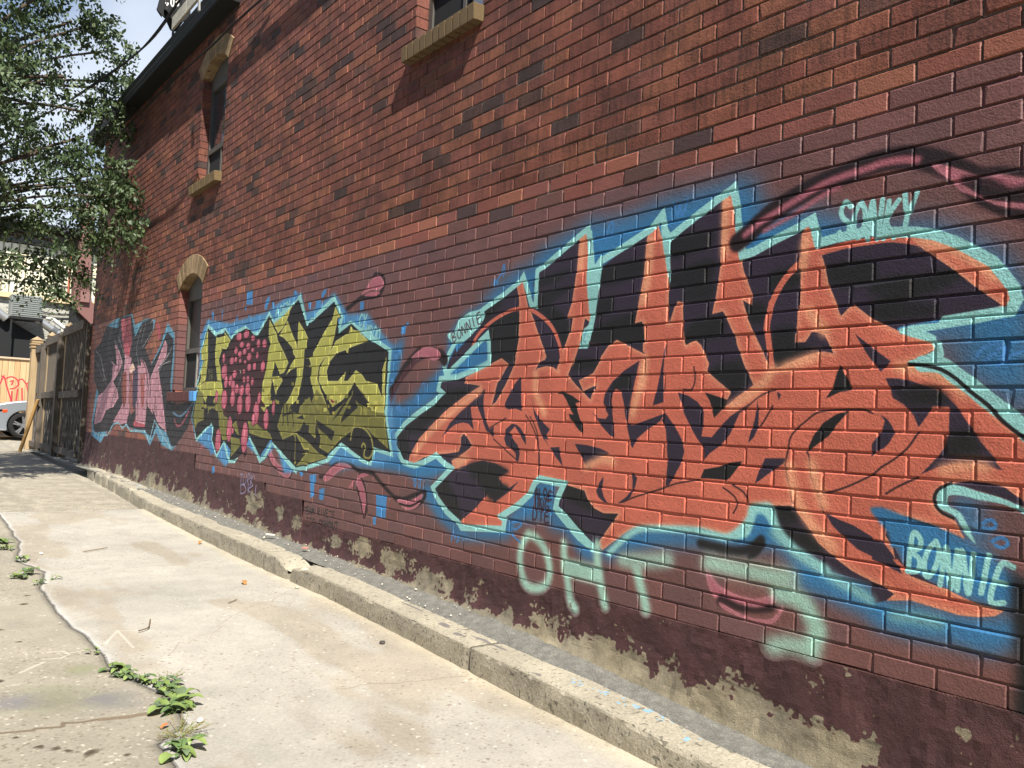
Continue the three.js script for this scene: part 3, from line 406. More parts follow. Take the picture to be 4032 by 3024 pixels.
S('#8fc9c6',5,0.5,0,'-760 110.4 -733 98.6 -705 88.2 -705 89.4 -672 95 -641 101.8 -620 115.5 -579 104.2 -568 103.3 -564 114.7 -538 111.9 -549 139.3 -549 165.4 -548 171.6 -547 187.6 -556 191.1 -571 197.1 -614 213.7 -636 207.5 -630 219.4 -647 237.8 -699 218.2 -717 246 -715 247 -723 241.6 -753 234.2 -776 225.7 -789 235.9 -814 217.7 -832 218.9 -852 226.4 -879 223.3 -894 217 -914 229.2 -941 225 -971 237 -991 208.5 -980 198.6 -998 169.4 -993 169.1 -1008 131.3');
F('#141416',0.4,0,0,'-971 234.7 -942 222.8 -939 224.9 -915 225.3 -914 228.8 -892 216.6 -883 220.6 -867 223.2 -852 225.7 -837 223.3 -825 217 -814 216.6 -789 234.3 -776 225 -752 231.6 -729 240.3 -720 243.5 -706 226.6 -699 217.4 -678 223.1 -696 218 -646 234.6 -631 219.5 -637 219.4 -635 206.4 -612 213.4 -579 197 -571 195.5 -556 190.1 -549 187.5 -549 171.6 -550 146.3 -551 142.3 -539 112.3 -565 115.2 -566 106.5 -570 103.2 -579 104.7 -619 116.6 -643 105.1 -643 102.3 -672 96.1 -705 90.6 -705 90.6 -760 110.4 -767 113.3 -791 96.2 -823 115.3 -835 97.3 -860 89.1 -876 88.2 -873 98.2 -896 107.2 -916 91.8 -934 107.2 -932 120.6 -940 126.3 -972 113.4 -988 106.7 -1010 131.3 -993 169.1 -998 167.8 -980 198.6 -987 197.4 -991 208.5');
F('#a9a850',0.4,0,'#c2bf72','-971 231.1 -965 198.1 -967 184.3 -968 175.1 -993 167.7 -995 167.8 -985 177 -989 183.3 -978 197.8 -987 198.1 -990 208.4 -983 215.9');
F('#a9a850',0.4,0,'#c2bf72','-940 222.7 -936 220.9 -920 206.6 -923 202.4 -927 196.5 -920 184.5 -915 172.5 -929 173.5 -937 190.9 -942 206.2');
F('#a9a850',0.4,0,'#c2bf72','-936 220.9 -914 221.9 -914 226.2 -894 216.3 -905 206.7 -920 208.1');
F('#a9a850',0.4,0,'#c2bf72','-993 167.7 -967 172.8 -916 172.6 -907 159.3 -909 144.4 -918 147.3 -941 154.8 -955 142.7 -966 150.3 -984 161.2 -1001 169.2');
F('#6f6d33',0.4,0,'#8d8746','-992 164.4 -972 158 -971 144.1 -980 141 -968 140.3 -966 128.9 -987 125.4 -993 120.6 -998 117.4 -1005 131.3 -999 150.3');
F('#6f6d33',0.4,0,'#8d8746','-956 147.2 -941 154.8 -922 157.7 -909 156.1 -903 135.8 -888 131.7 -884 109 -900 108.4 -913 121.1 -915 129.8 -920 138.5 -941 142.8 -953 133.6');
F('#141416',0.5,0,0,'-960 156.6 -923 155 -932 144.3 -964 144.1');
F('#141416',0.5,0,0,'-950 140.5 -932 142.1 -920 135.6 -920 123.8 -929 128.1 -937 132.4 -942 123.3 -960 119.9');
F('#6f6d33',0.4,0,'#8d8746','-874 124.9 -850 134.4 -840 129.8 -837 113.5 -857 115.6');
F('#6f6d33',0.4,0,'#8d8746','-876 112.1 -837 110.8 -845 105 -872 91.2 -872 101');
F('#6f6d33',0.4,0,'#8d8746','-829 130 -796 126.7 -768 118.4 -764 113.4 -794 114.9 -823 118');
F('#a9a850',0.4,0,'#c2bf72','-787 230.5 -767 214.7 -763 208.1 -747 196.4 -735 185.9 -744 176.8 -760 174.7 -750 172.5 -746 169.3 -758 160.7 -760 155.6 -772 172.4 -774 169.8 -775 145.1 -796 145 -794 170.2 -792 186 -781 206.5 -787 213.4');
F('#a9a850',0.4,0,'#c2bf72','-796 170.1 -772 169.6 -775 156.8 -782 143.8 -788 132.1 -796 143.7');
F('#141416',0.5,0,0,'-768 188.4 -756 178.4 -753 173.9 -772 173.7');
F('#a9a850',0.4,0,'#c2bf72','-776 225 -752 231.6 -732 239.9 -739 234.3 -744 225.8 -754 219 -764 215.2');
F('#a9a850',0.4,0,'#c2bf72','-761 213 -742 225.7 -739 222.3 -731 213.7 -718 201.8 -715 193.1 -716 188.2 -725 193.5 -729 199.9 -749 209.8');
F('#a9a850',0.4,0,'#c2bf72','-718 223.9 -702 213 -695 206.6 -694 198.1 -701 197.3 -701 182.8 -703 169.7 -707 158.9 -711 151.7 -725 145.4 -740 145.3 -730 151.7 -718 163.9 -714 173.6 -716 180.9 -729 178.9 -739 174.2 -729 183.8 -716 193.1 -717 206.6');
F('#6f6d33',0.4,0,'#8d8746','-740 147.8 -728 148.5 -721 140.6 -706 138.3 -704 145.5 -685 153.8 -676 144.5 -668 145.7 -711 134.6 -693 133.7 -701 124.1 -718 121.2 -684 104.7 -707 121.5 -738 114.4 -753 126.4');
F('#6f6d33',0.4,0,'#8d8746','-704 145.5 -685 153.8 -678 145.7 -669 135.3 -669 118.1 -687 124.5 -693 133.7');
F('#6f6d33',0.4,0,'#8d8746','-718 121.2 -709 121.5 -685 115.2 -660 105.9 -643 102.8 -672 97.3 -705 91.8 -685 104.6');
S('#a8a050',1,0.3,0,'-710 117.8 -708 94 -703 102.6 -685 104.6 -707 120.3');
F('#141416',0.5,0,0,'-709 120.3 -687 104.6 -703 101.4 -707 94.1 -709 108.2');
F('#a9a850',0.4,0,'#c2bf72','-643 230.1 -633 220.2 -638 220.4 -641 207.8 -646 196.8 -652 188 -657 188.2 -669 180.6 -671 170.2 -663 159.7 -649 145.8 -670 145.7 -675 154 -684 168.1 -690 181.3 -685 182.3 -690 188.4 -681 193.9 -663 209.2 -648 219.7');
F('#a9a850',0.4,0,'#c2bf72','-645 195.6 -639 200.9 -615 206.7 -613 211.5 -608 207.9 -599 206.7 -582 197.7 -593 196.2 -614 193.5 -616 188.7 -620 192.2 -637 190.2 -649 183.3 -653 175.5 -649 165.2 -634 165 -618 174.5 -621 162.5 -615 165.7 -600 175.1 -588 170.5 -567 154.6 -552 146.3 -562 146.2 -589 156.8 -601 165.5 -610 163.5 -632 149.4 -637 150.5 -659 159.6 -668 169 -667 179.4 -656 188.2');
F('#a9a850',0.4,0,'#c2bf72','-668 167.6 -601 166.4 -607 160 -620 151.4 -639 145.3 -653 156');
F('#6f6d33',0.4,0,'#8d8746','-672 160.8 -660 154.9 -641 138 -622 147 -607 153.6 -603 160 -580 159.7 -562 149.3 -554 147.3 -551 141.3 -542 114.7 -568 124.7 -581 130.5 -599 130.6 -603 125.7 -619 119.8 -642 106.8 -660 110.4 -658 118.5 -672 135.3 -679 150.3');
F('#a9a850',0.4,0,'#c2bf72','-601 164.2 -581 166 -564 163.6 -552 148.3 -551 141.3 -570 142.1 -573 147.2 -584 155.6');
F('#141416',0.5,0,0,'-604 163.2 -594 159.9 -573 147.2 -574 144.3 -592 148.2 -599 151.4 -594 145 -623 131.7 -619 138.3 -606 152.5 -603 156.8');
F('#141416',0.5,0,0,'-638 133.6 -622 146 -607 154.6 -626 139.3');
F('#141416',0.5,0,0,'-669 134.2 -632 124.9 -636 117 -652 123.2 -665 127.4');
F('#a9a850',0.4,0,'#c2bf72','-552 184.3 -552 165.6 -551 146.3 -555 146.3 -557 173.8');
F('#141416',0.4,1,0,'-603 123.6 -599 129 -584 130 -570 125.7 -566 117.7 -566 106.5 -572 104.1 -583 106.6 -611 114.7 -616 117.8');
S('#8d8746',2,0.4,1,'-584 113.8 -582 117 -578 115.1 -579 107.8 -572 106.1 -566 110.5 -567 118.6 -574 125.6 -586 129.9 -599 129 -603 119.4');
F('#7a2430',0.4,1,0,'-644 152.6 -637 150.3 -634 149.8 -640 148.7');
F('#8d8740',0.3,0,0,'-648 147.6 -645 147.6 -644 144.5 -647 144.5');
F('#6e6a2c',0.3,0,0,'-674 156.2 -670 156.2 -669 153 -674 153');
F('#8d8740',0.3,0,0,'-639 141.5 -634 141.6 -633 138.5 -638 138.4');
F('#6e6a2c',0.3,0,0,'-668 142.5 -664 142.5 -663 139.3 -667 139.3');
F('#8d8740',0.3,0,0,'-670 147.1 -666 147.1 -665 143.9 -669 143.9');
F('#8d8740',0.3,0,0,'-567 148.9 -563 148.9 -563 146.1 -567 146');
F('#c4bc5c',0.3,0,0,'-635 161.5 -630 161.4 -630 158.3 -635 158.3');
F('#c4bc5c',0.3,0,0,'-568 150.3 -562 150.3 -562 147.5 -567 147.5');
F('#c4bc5c',0.3,0,0,'-567 147.1 -562 147.1 -562 144.2 -566 144.2');
F('#6e6a2c',0.3,0,0,'-634 150.9 -631 150.9 -630 147.8 -634 147.8');
F('#c4bc5c',0.3,0,0,'-644 155 -639 155 -638 151.9 -644 151.9');
F('#8d8740',0.3,0,0,'-574 148.5 -571 148.5 -570 145.6 -574 145.6');
F('#6e6a2c',0.3,0,0,'-571 142.6 -565 142.7 -565 139.8 -571 139.7');
F('#c4bc5c',0.3,0,0,'-579 148.5 -574 148.5 -573 145.6 -579 145.6');
F('#6e6a2c',0.3,0,0,'-611 146.9 -606 146.9 -606 143.9 -611 143.9');
F('#c4bc5c',0.3,0,0,'-626 156.9 -622 156.9 -622 153.8 -626 153.8');
F('#6e6a2c',0.3,0,0,'-665 143.8 -657 143.8 -657 140.6 -664 140.6');
F('#8d8740',0.3,0,0,'-667 145.7 -664 145.7 -663 142.5 -666 142.5');
F('#8d8740',0.3,0,0,'-582 142.1 -578 142.1 -578 139.2 -582 139.2');
F('#8d8740',0.3,0,0,'-584 144.5 -578 144.5 -578 141.6 -584 141.6');
F('#6e6a2c',0.3,0,0,'-569 146.5 -565 146.6 -565 143.7 -568 143.7');
F('#6e6a2c',0.3,0,0,'-654 146.7 -650 146.7 -649 143.6 -654 143.5');
F('#6e6a2c',0.3,0,0,'-618 155.8 -611 155.7 -611 152.7 -617 152.7');
F('#6e6a2c',0.3,0,0,'-651 154.3 -646 154.3 -645 151.1 -651 151.1');
F('#c4bc5c',0.3,0,0,'-655 144.5 -649 144.6 -649 141.4 -655 141.4');
F('#8d8740',0.3,0,0,'-675 154.6 -667 154.6 -667 151.4 -674 151.4');
F('#a39b48',0.3,0,0,'-788 154 -782 154 -781 150.4 -788 150.4');
F('#a39b48',0.3,0,0,'-788 164.4 -781 164.3 -780 160.6 -787 160.7');
F('#a39b48',0.3,0,0,'-713 151.2 -707 151.2 -707 147.9 -712 147.9');
F('#6e6a2c',0.3,0,0,'-938 151.4 -928 151.4 -928 147.3 -937 147.2');
F('#6e6a2c',0.3,0,0,'-765 165.7 -760 165.6 -760 162.1 -764 162.1');
F('#a39b48',0.3,0,0,'-937 153.4 -928 153.3 -927 149.2 -936 149.2');
F('#8d8740',0.3,0,0,'-728 147.8 -723 147.8 -723 144.4 -727 144.4');
F('#8d8740',0.3,0,0,'-781 157.6 -774 157.6 -774 154 -781 154');
F('#6e6a2c',0.3,0,0,'-726 167.6 -721 167.5 -721 164.1 -725 164.1');
F('#8d8740',0.3,0,0,'-717 162.6 -711 162.5 -711 159.1 -716 159.1');
F('#8d8740',0.3,0,0,'-780 154.9 -773 154.9 -772 151.3 -780 151.3');
F('#6e6a2c',0.3,0,0,'-762 152 -758 152 -757 148.5 -762 148.5');
F('#a39b48',0.3,0,0,'-777 158.1 -773 158.1 -773 154.5 -777 154.5');
F('#8d8740',0.3,0,0,'-970 146.2 -960 146.3 -959 142 -969 141.9');
F('#6e6a2c',0.3,0,0,'-796 162.6 -790 162.6 -790 158.9 -795 158.9');
F('#8d8740',0.3,0,0,'-759 150.8 -752 150.8 -751 147.2 -758 147.2');
F('#a39b48',0.3,0,0,'-975 173.1 -966 172.9 -965 168.6 -974 168.7');
F('#a39b48',0.3,0,0,'-776 150.8 -769 150.8 -769 147.2 -776 147.2');
F('#35141c',0.6,1,0,'-882 217.7 -863 222.2 -848 225.5 -832 217.5 -809 212 -791 207 -786 196.3 -790 178 -801 157.1 -785 145 -795 143.7 -770 131.1 -782 121.8 -829 131.3 -827 97.6 -838 97.1 -868 134.8 -900 134.4 -909 160.5 -899 172 -913 181.3 -918 196.2 -893 209.7');
E('#b2586a','#35141c',-868.5,218.3,15,8.6);
E('#b2586a','#35141c',-848,219.9,14,8.4);
E('#b2586a','#35141c',-828.5,214.6,11,5.5);
E('#b2586a','#35141c',-812.5,208.2,9,8.2);
E('#b2586a','#35141c',-796.5,207.3,11,8);
E('#b2586a','#35141c',-859,209.3,12,6.4);
E('#b2586a','#35141c',-840.5,207,11,6.9);
E('#b2586a','#35141c',-875,203.8,10,7.2);
E('#b2586a','#35141c',-863,199.6,10,6.5);
E('#b2586a','#35141c',-850,201.8,10,6.5);
E('#b2586a','#35141c',-836,195.7,12,7.6);
E('#b2586a','#35141c',-827.5,202.2,7,4.2);
E('#b2586a','#35141c',-886,193.5,12,8.6);
E('#b2586a','#35141c',-874,194.4,8,5.7);
E('#b2586a','#35141c',-860.5,192.5,7,4.2);
E('#b2586a','#35141c',-846.5,190.6,7,4.2);
E('#b2586a','#35141c',-907.5,182.6,17,16.2);
E('#b2586a','#35141c',-875.5,178.9,13,8.6);
E('#b2586a','#35141c',-886.5,172,11,11.6);
E('#b2586a','#35141c',-834,184.7,10,7.6);
E('#b2586a','#35141c',-820.5,185.6,7,8.2);
E('#b2586a','#35141c',-798.5,184.8,9,10.7);
E('#b2586a','#35141c',-848.5,181,7,5);
E('#b2586a','#35141c',-900.5,170.9,11,13.1);
E('#b2586a','#35141c',-847,172.6,8,6.4);
E('#b2586a','#35141c',-836,173,8,6.3);
E('#b2586a','#35141c',-823.5,170.1,7,8.2);
E('#b2586a','#35141c',-877.5,166.1,11,12.9);
E('#b2586a','#35141c',-855,161.6,10,9.7);
E('#b2586a','#35141c',-835.5,161.4,11,12.3);
E('#b2586a','#35141c',-912,197.4,8,10.4);
E('#b2586a','#35141c',-814,196.2,6,6.7);
E('#b2586a','#35141c',-903,151.8,18,20.3);
E('#b2586a','#35141c',-877,153.1,14,17.1);
E('#b2586a','#35141c',-854.5,146.2,15,19.5);
E('#b2586a','#35141c',-832,149,14,20.4);
E('#b2586a','#35141c',-866.5,163,11,9.9);
E('#b2586a','#35141c',-851,161.4,12,11.1);
E('#b2586a','#35141c',-835,162.6,12,12.4);
E('#b2586a','#35141c',-808.5,138.4,15,22.5);
E('#b2586a','#35141c',-814.5,131.6,9,12);
E('#b2586a','#35141c',-781,132.8,12,19.3);
E('#b2586a','#35141c',-802,153,8,11.9);
E('#b2586a','#35141c',-764.5,143.9,7,14);
E('#b2586a','#35141c',-881,120.5,14,26.8);
E('#b2586a','#35141c',-914.5,107.2,17,24.6);
E('#b2586a','#35141c',-835.5,112.9,17,31);
E('#b2586a','#35141c',-928,154.8,8,13.3);
E('#b2586a','#35141c',-871,119.3,6,7);
S('#e8e4d8',1.4,0.3,1,'-859 182.1 -858 179.8');
// far pink letters
F('#5a8fa8',1.5,0,0,'-1410 282.6 -1399 290.2 -1329 285.2 -1304 262.2 -1257 266.5 -1229 266.3 -1195 261.7 -1204 245.8 -1253 222.3 -1206 197.9 -1161 226.8 -1136 253.7 -1103 237.4 -1097 208 -1098 160.3 -1086 133.3 -1052 101.9 -1082 87.5 -1130 93.8 -1158 108.5 -1180 90 -1210 103.3 -1372 118.4 -1437 100.2 -1469 82 -1541 92.6 -1548 114.9 -1538 146.6 -1533 163.5 -1489 211.6 -1511 252.6 -1489 273.4');
F('#22222a',0.8,0,0,'-1520 248.6 -1489 273.4 -1405 264.3 -1401 281.9 -1327 278 -1299 244.2 -1263 263.2 -1209 264.6 -1204 245.8 -1240 225.4 -1200 199.5 -1160 221.4 -1136 241.3 -1104 228.9 -1103 208.2 -1107 174.1 -1094 143.4 -1010 150.9 -1023 117.4 -1083 92.4 -1110 110 -1160 117.3 -1176 100.8 -1211 108.8 -1275 110.8 -1372 116.4 -1411 103 -1523 97.6 -1538 112.9 -1519 151.1 -1513 163.4 -1551 186.4 -1567 237.4');
F('#a64f5c',0.4,0,0,'-1392 276.9 -1333 276.4 -1317 241.3 -1323 219.7 -1336 208.2 -1356 223.2 -1376 244.7');
F('#b07f8c',0.5,0,'#dab0b8','-1449 216.6 -1424 209.3 -1426 183.9 -1475 165.3 -1512 158.9 -1522 142.2 -1527 110.9 -1479 116.3 -1448 136.1 -1404 140.7 -1374 155.2 -1386 167.6 -1416 180.5 -1378 196.3 -1365 210.2 -1385 224.5 -1420 240.9 -1397 204.1');
F('#b07f8c',0.5,0,0,'-1398 117.9 -1361 136.9 -1327 161 -1351 191.5 -1351 219.9 -1310 214.1 -1318 186.7 -1299 143.2 -1315 117.6 -1355 114.7');
F('#a64f5c',0.4,0,0,'-1277 116.5 -1259 132 -1214 119.7 -1212 114.2 -1269 112.8');
F('#b07f8c',0.5,0,'#dab0b8','-1277 201.2 -1234 199.7 -1221 177 -1213 143.7 -1213 117.9 -1263 120.6 -1274 162.6');
F('#b07f8c',0.5,0,'#dab0b8','-1196 186.6 -1174 202.3 -1143 231.2 -1132 223.5 -1132 209.5 -1166 193 -1148 169.5 -1138 152.7 -1110 110 -1148 119.3 -1186 143.8 -1202 180.3');
F('#d6b4a4',0.4,0,0,'-1321 197.7 -1305 207 -1287 198.6 -1289 192.8 -1312 191.5');
F('#b07f8c',0.4,0,0,'-1265 213.3 -1235 204.5 -1210 186.9 -1197 161.1 -1177 132.2 -1206 142.8 -1236 180.1');
F('#7c4038',0.4,0,0,'-1360 191.7 -1336 195.1 -1324 151.1 -1337 137.1 -1358 163.2');
F('#8a5650',0.4,0,0,'-1312 190.5 -1297 194 -1288 143.3 -1271 137.6 -1296 129.7 -1313 153');
F('#3a3048',0.5,0,0,'-1297 194 -1272 197.2 -1264 151 -1283 137.5');
F('#93504e',0.4,0,0,'-1256 189 -1231 188.4 -1226 143.6 -1238 139.8');
S('#1c1a20',1.8,0.5,1,'-1430 136.3 -1402 163.6 -1385 192.4 -1394 225.9');
S('#1c1a20',1.8,0.5,1,'-1329 137.1 -1353 167.2 -1354 199.7 -1350 215.8');
S('#1c1a20',1.8,0.5,1,'-1256 118.8 -1268 181.7 -1278 205.1');
S('#1c1a20',1.8,0.5,1,'-1211 138.1 -1218 180.7 -1234 199.7 -1265 212.3');
S('#1c1a20',1.8,0.5,1,'-1189 129.3 -1204 162 -1224 188.2');
S('#1c1a20',1.8,0.5,1,'-1170 131.3 -1173 156.4 -1160 129.7');
S('#b9b6b8',0.8,0.4,1,'-1426 247.6 -1385 224.5 -1363 203 -1373 179.8 -1406 146.9');
S('#b9b6b8',0.8,0.4,1,'-1401 250.4 -1360 223.3 -1339 206.3');
S('#b9b6b8',0.8,0.4,1,'-1263 259.2 -1285 231.6 -1275 209.8 -1236 180.1 -1211 165.8');
S('#b9b6b8',0.8,0.4,1,'-1245 259.9 -1263 234.3');
S('#b9b6b8',0.8,0.4,1,'-1220 258.1 -1208 262.7 -1205 249.5 -1254 226.2');
S('#b9b6b8',0.8,0.4,1,'-1111 218.9 -1132 206 -1172 193.2');
S('#b9b6b8',0.8,0.4,1,'-1121 212.5 -1143 201.1');
S('#b9b6b8',0.8,0.4,1,'-1113 201.7 -1154 196.2 -1163 180.4');
S('#b9b6b8',0.8,0.4,1,'-1556 234.5 -1523 226.2 -1472 184.8');
S('#b9b6b8',0.8,0.4,1,'-1512 223.6 -1460 175.9');
S('#b9b6b8',0.8,0.4,1,'-1540 215.6 -1481 182.8');
F('#a84c58',0.5,0,0,'-1194 258 -1177 254.9 -1163 235.9 -1175 233 -1184 246.3');
S('#7fa6b4',3,0.5,0,'-1543 99.2 -1482 94.5 -1427 96.3 -1397 113.8 -1364 117.6 -1337 109.1 -1315 115.6 -1289 106.5 -1211 108.8 -1187 95 -1168 124.2 -1134 109.3 -1088 90.5 -1053 106.8');
F('#202228',0.8,1,0,'-1095 147.6 -1049 139.5 -1009 149.4 -1015 128.7 -1052 101.9 -1083 94.1 -1111 116.8');
S('#8c4650',3,0.6,1,'-1079 127.6 -1066 119.5 -1045 123.3 -1018 143');
S('#4e6e86',3,0.6,1,'-1087 135.8 -1058 131.2 -1028 139.7 -1009 149.4');
F('#30568a',0.3,0,0,'-1021 158.2 -999 158.8 -999 150.6 -1020 150.6');
// small tags
W('BONNIE','#4a2f3c',-464,192,-431,205,6.5,0.9);
W('SONKY','#8fc9c6',-184,223.5,-152,221.4,15,2.2);
W('BONNIE','#8fc9c6',-153,93.9,-117,88,14,2);
W('ALOC','#33202e',-371,97.3,-355,97,6,1.1);
W('UNG','#33202e',-371,90.4,-357,90.5,6.5,1.2);
W('DIE','#33202e',-372,85.8,-356,85.2,7,1.2);
W('AOEN','#8fc9c6',-772,235.8,-737,241,8,1.6);
W('CY','#8fc9c6',-599,215.9,-586,213.8,9,1.6);
W('AMBOO','#8fc9c6',-594,207.5,-562,201.2,9,1.6);
W('35','#7d7846',-963,183.4,-944,182.9,5,0.8);
W('35','#7d7846',-959,178,-942,177.6,5,0.8);
W('TEAM RIVETS','#17181a',-683,55.2,-624,57.4,5.4,1.1);
W('TCO OGHONT','#17181a',-677,46.9,-616,48.6,5.4,1.1);
W('TURK','#8a86a8',-841,70.4,-801,71.4,11,1.2);
W('DKL','#8a86a8',-836,60,-779,63.5,9,1.2);
S('#3d78b0',1.3,0.4,1,'-419 224 -418 227.9 -416 223.6 -415 227.5 -412 230.3 -410 235.6 -409 232.9 -410 228.1');
S('#3d78b0',1.3,0.4,1,'-507 150.7 -505 155.2 -503 150.7 -500 159.7 -497 163.1 -495 157.4 -497 152.9');
S('#3d78b0',1.3,0.4,1,'-531 141.3 -529 146 -526 141.3 -526 146');
S('#3d78b0',1.3,0.4,1,'-522 144.3 -518 146.1 -514 144.4 -518 142 -522 143.7');
S('#3d78b0',1.3,0.4,1,'-504 92.6 -503 95.4 -501 92.8 -502 90 -504 92.6');
S('#3d78b0',1.3,0.4,1,'-498 95.8 -496 96 -495 92.2 -497 89.8 -498 93.1');
S('#3d78b0',1.3,0.4,1,'-320 235.6 -318 244 -315 246 -315 241.6 -316 238.4');
S('#3d78b0',1.3,0.4,1,'-273 248.4 -270 241.6 -269 246.8 -267 241 -264 248.4');
S('#3d78b0',1.3,0.4,1,'-454 58.9 -453 63.2 -451 65.5 -450 60.4');
S('#3d78b0',1.3,0.4,1,'-448 63.8 -446 60.9 -448 58.6');
S('#3d78b0',1.3,0.4,1,'-392 77.4 -385 79.2 -382 77.6 -387 74.2 -392 74.6 -389 70.3 -382 67.4');
S('#3d78b0',1.3,0.4,1,'-127 107.7 -126 108.8 -124 109.1 -123 107.6 -124 106.2 -127 106.2');
S('#3d78b0',1.3,0.4,1,'-124 101.9 -122 103.3 -120 103.3 -119 101.6 -121 100.1 -123 100.7');
S('#3d78b0',1.3,0.4,1,'-130 166.3 -128 168.8 -125 170.3 -122 169.8 -123 167.9 -125 166.1 -127 164.9');
S('#3d78b0',1.3,0.4,1,'-121 168.5 -120 167.8 -122 165.6');
S('#3d78b0',1.3,0.4,1,'-123 162.8 -119 165.8 -115 167.5');
S('#3d78b0',1.3,0.4,1,'-530 146.4 -528 142.5');
S('#3d78b0',1.3,0.4,1,'-524 143.6 -520 146 -515 144.6 -518 141.7 -524 143.1');
S('#1b1c14',2,0.5,1,'-740 145.3 -740 127.9');
S('#1b1c14',2,0.5,1,'-734 146.6 -728 128.2');
S('#1b1c14',2,0.5,1,'-727 138.1 -722 146.7 -716 127.3');
S('#1b1c14',2,0.5,1,'-742 136.6 -718 140.6');
// black paint at the right end, and bare foundation showing where the maroon coat has peeled
F('#0d0d0f', 3, 1, 0, '-118 95 -112 90 -60 80 -60 -12 -112 -12 -117 20 -116 60');
const bottomCm = (x) => (brickBottom(x / 8.4) + 31.5) * 8.4;
const PATCH = [[-310, 14, 80, 24], [-262, 12, 60, 20], [-205, 10, 80, 34], [-165, 0, 40, 22], [-138, 12, 26, 16], [-132, 34, 8, 5], [-350, 16, 26, 14], [-390, 24, 14, 12], [-470, 30, 40, 16], [-520, 36, 46, 17], [-575, 40, 40, 16], [-620, 38, 22, 14], [-690, 44, 26, 16], [-735, 48, 18, 14], [-795, 52, 52, 20], [-940, 40, 10, 18], [-1010, 36, 60, 20], [-1110, 38, 30, 22], [-1160, 44, 40, 20], [-1230, 50, 30, 14], [-1330, 46, 30, 20]];
for (const q of PAINT) {
  const img = q.g.getImageData(0, 0, q.w, q.h), d = img.data, X = (i) => q.x0 + (i + 0.5) / q.sx, Y = (j) => PY1 - (j + 0.5) / q.sy;
  const blots = [];
  for (const [px, py, pw, ph] of PATCH) blots.push([px, py, pw / 2, ph / 2]);
  for (let i = 0; i < q.w; i++) {
    const x = X(i), bot = bottomCm(x), con = contactV(x / 100) * 100;
    for (let j = 0; j < q.h; j++) {
      const y = Y(j), o = (j * q.w + i) * 4;
      if (y < bot) {
        const t = (y - con) / Math.max(8, bot - con);
        let bias = -0.075 + 0.075 * sstep(-420, -330, x);
        for (const [px, py, a, b] of blots) { const e = ((x - px) / a) ** 2 + ((y - py) / b) ** 2; if (e < 1.6) bias = Math.max(bias, 0.34 * (1 - e / 1.6)); }
        const n = fbm(x / 11, y / 9, 5, 61) * 0.75 + 0.25 * noise2(x / 1.6, y / 1.4, 67), edge = n + bias - 0.30 * clamp(t) + 0.02;
        const low = sstep(0.16, -0.02, t) * 0.3, e = edge + low;
        if (e > 0.5) {
          const s = 0.8 + 0.4 * fbm(x / 6, y / 6, 4, 71), warm = noise2(x / 30, y / 20, 73), joint = Math.abs(((y - con) / 19) % 1 - 0.5) > 0.47 && t > 0.1 ? 0.8 : 1;
          const c = e < 0.515 ? [104, 78, 66] : [124 + 10 * warm, 117 + 7 * warm, 101];
          for (let b = 0; b < 3; b++) d[o + b] = c[b] * s * joint;
        } else {
          const isBg = d[o] < 100 && Math.abs(d[o + 1] - d[o + 2]) < 12;
          if (isBg) { const s = 0.82 + 0.3 * fbm(x / 14, y / 14, 4, 81); d[o] = 72 * s; d[o + 1] = 44 * s; d[o + 2] = 45 * s; }
          if (e > 0.488) for (let b = 0; b < 3; b++) d[o + b] *= 0.7;
        }
      }
      const gr = 0.92 + 0.16 * hash(i, j, 5) , cl = 0.93 + 0.14 * fbm(x / 16, y / 16, 3, 91);
      for (let b = 0; b < 3; b++) d[o + b] = Math.min(255, d[o + b] * gr * cl);
    }
  }
  q.g.putImageData(img, 0, 0);
  q.tex = new THREE.CanvasTexture(q.cv); q.tex.colorSpace = THREE.SRGBColorSpace; q.tex.anisotropy = 8;
}
const paintUV = (q, x, y) => [(x * 100 - q.x0) / (q.x1 - q.x0), (y * 100 - PY0) / (PY1 - PY0)];
const paintMat = PAINT.map((q, i) => { const m = new THREE.MeshStandardMaterial({ map: q.tex, vertexColors: true, roughness: 0.62, bumpMap: rep(brickBump, 1.4, 1.4, 1), bumpScale: 0.0016 }); m.name = 'painted_brick_' + i; return m; });
const bareMat = new THREE.MeshStandardMaterial({ map: rep(brickGrain, 1.1, 1.1, 1), vertexColors: true, roughness: 0.85, bumpMap: rep(brickBump, 1.4, 1.4, 1), bumpScale: 0.0016 });
const mortarMat = new THREE.MeshStandardMaterial({ map: rep(concreteCol, 1, 1, 1), vertexColors: true, roughness: 0.95, bumpMap: rep(concreteBump, 3, 3, 1), bumpScale: 0.003 });
const WALLMATS = [paintMat[0], paintMat[1], bareMat, mortarMat];
const slotOf = (u, k) => (k <= 2 && u * 8.4 < -82 ? (u * 8.4 < -690 ? 0 : 1) : 2);
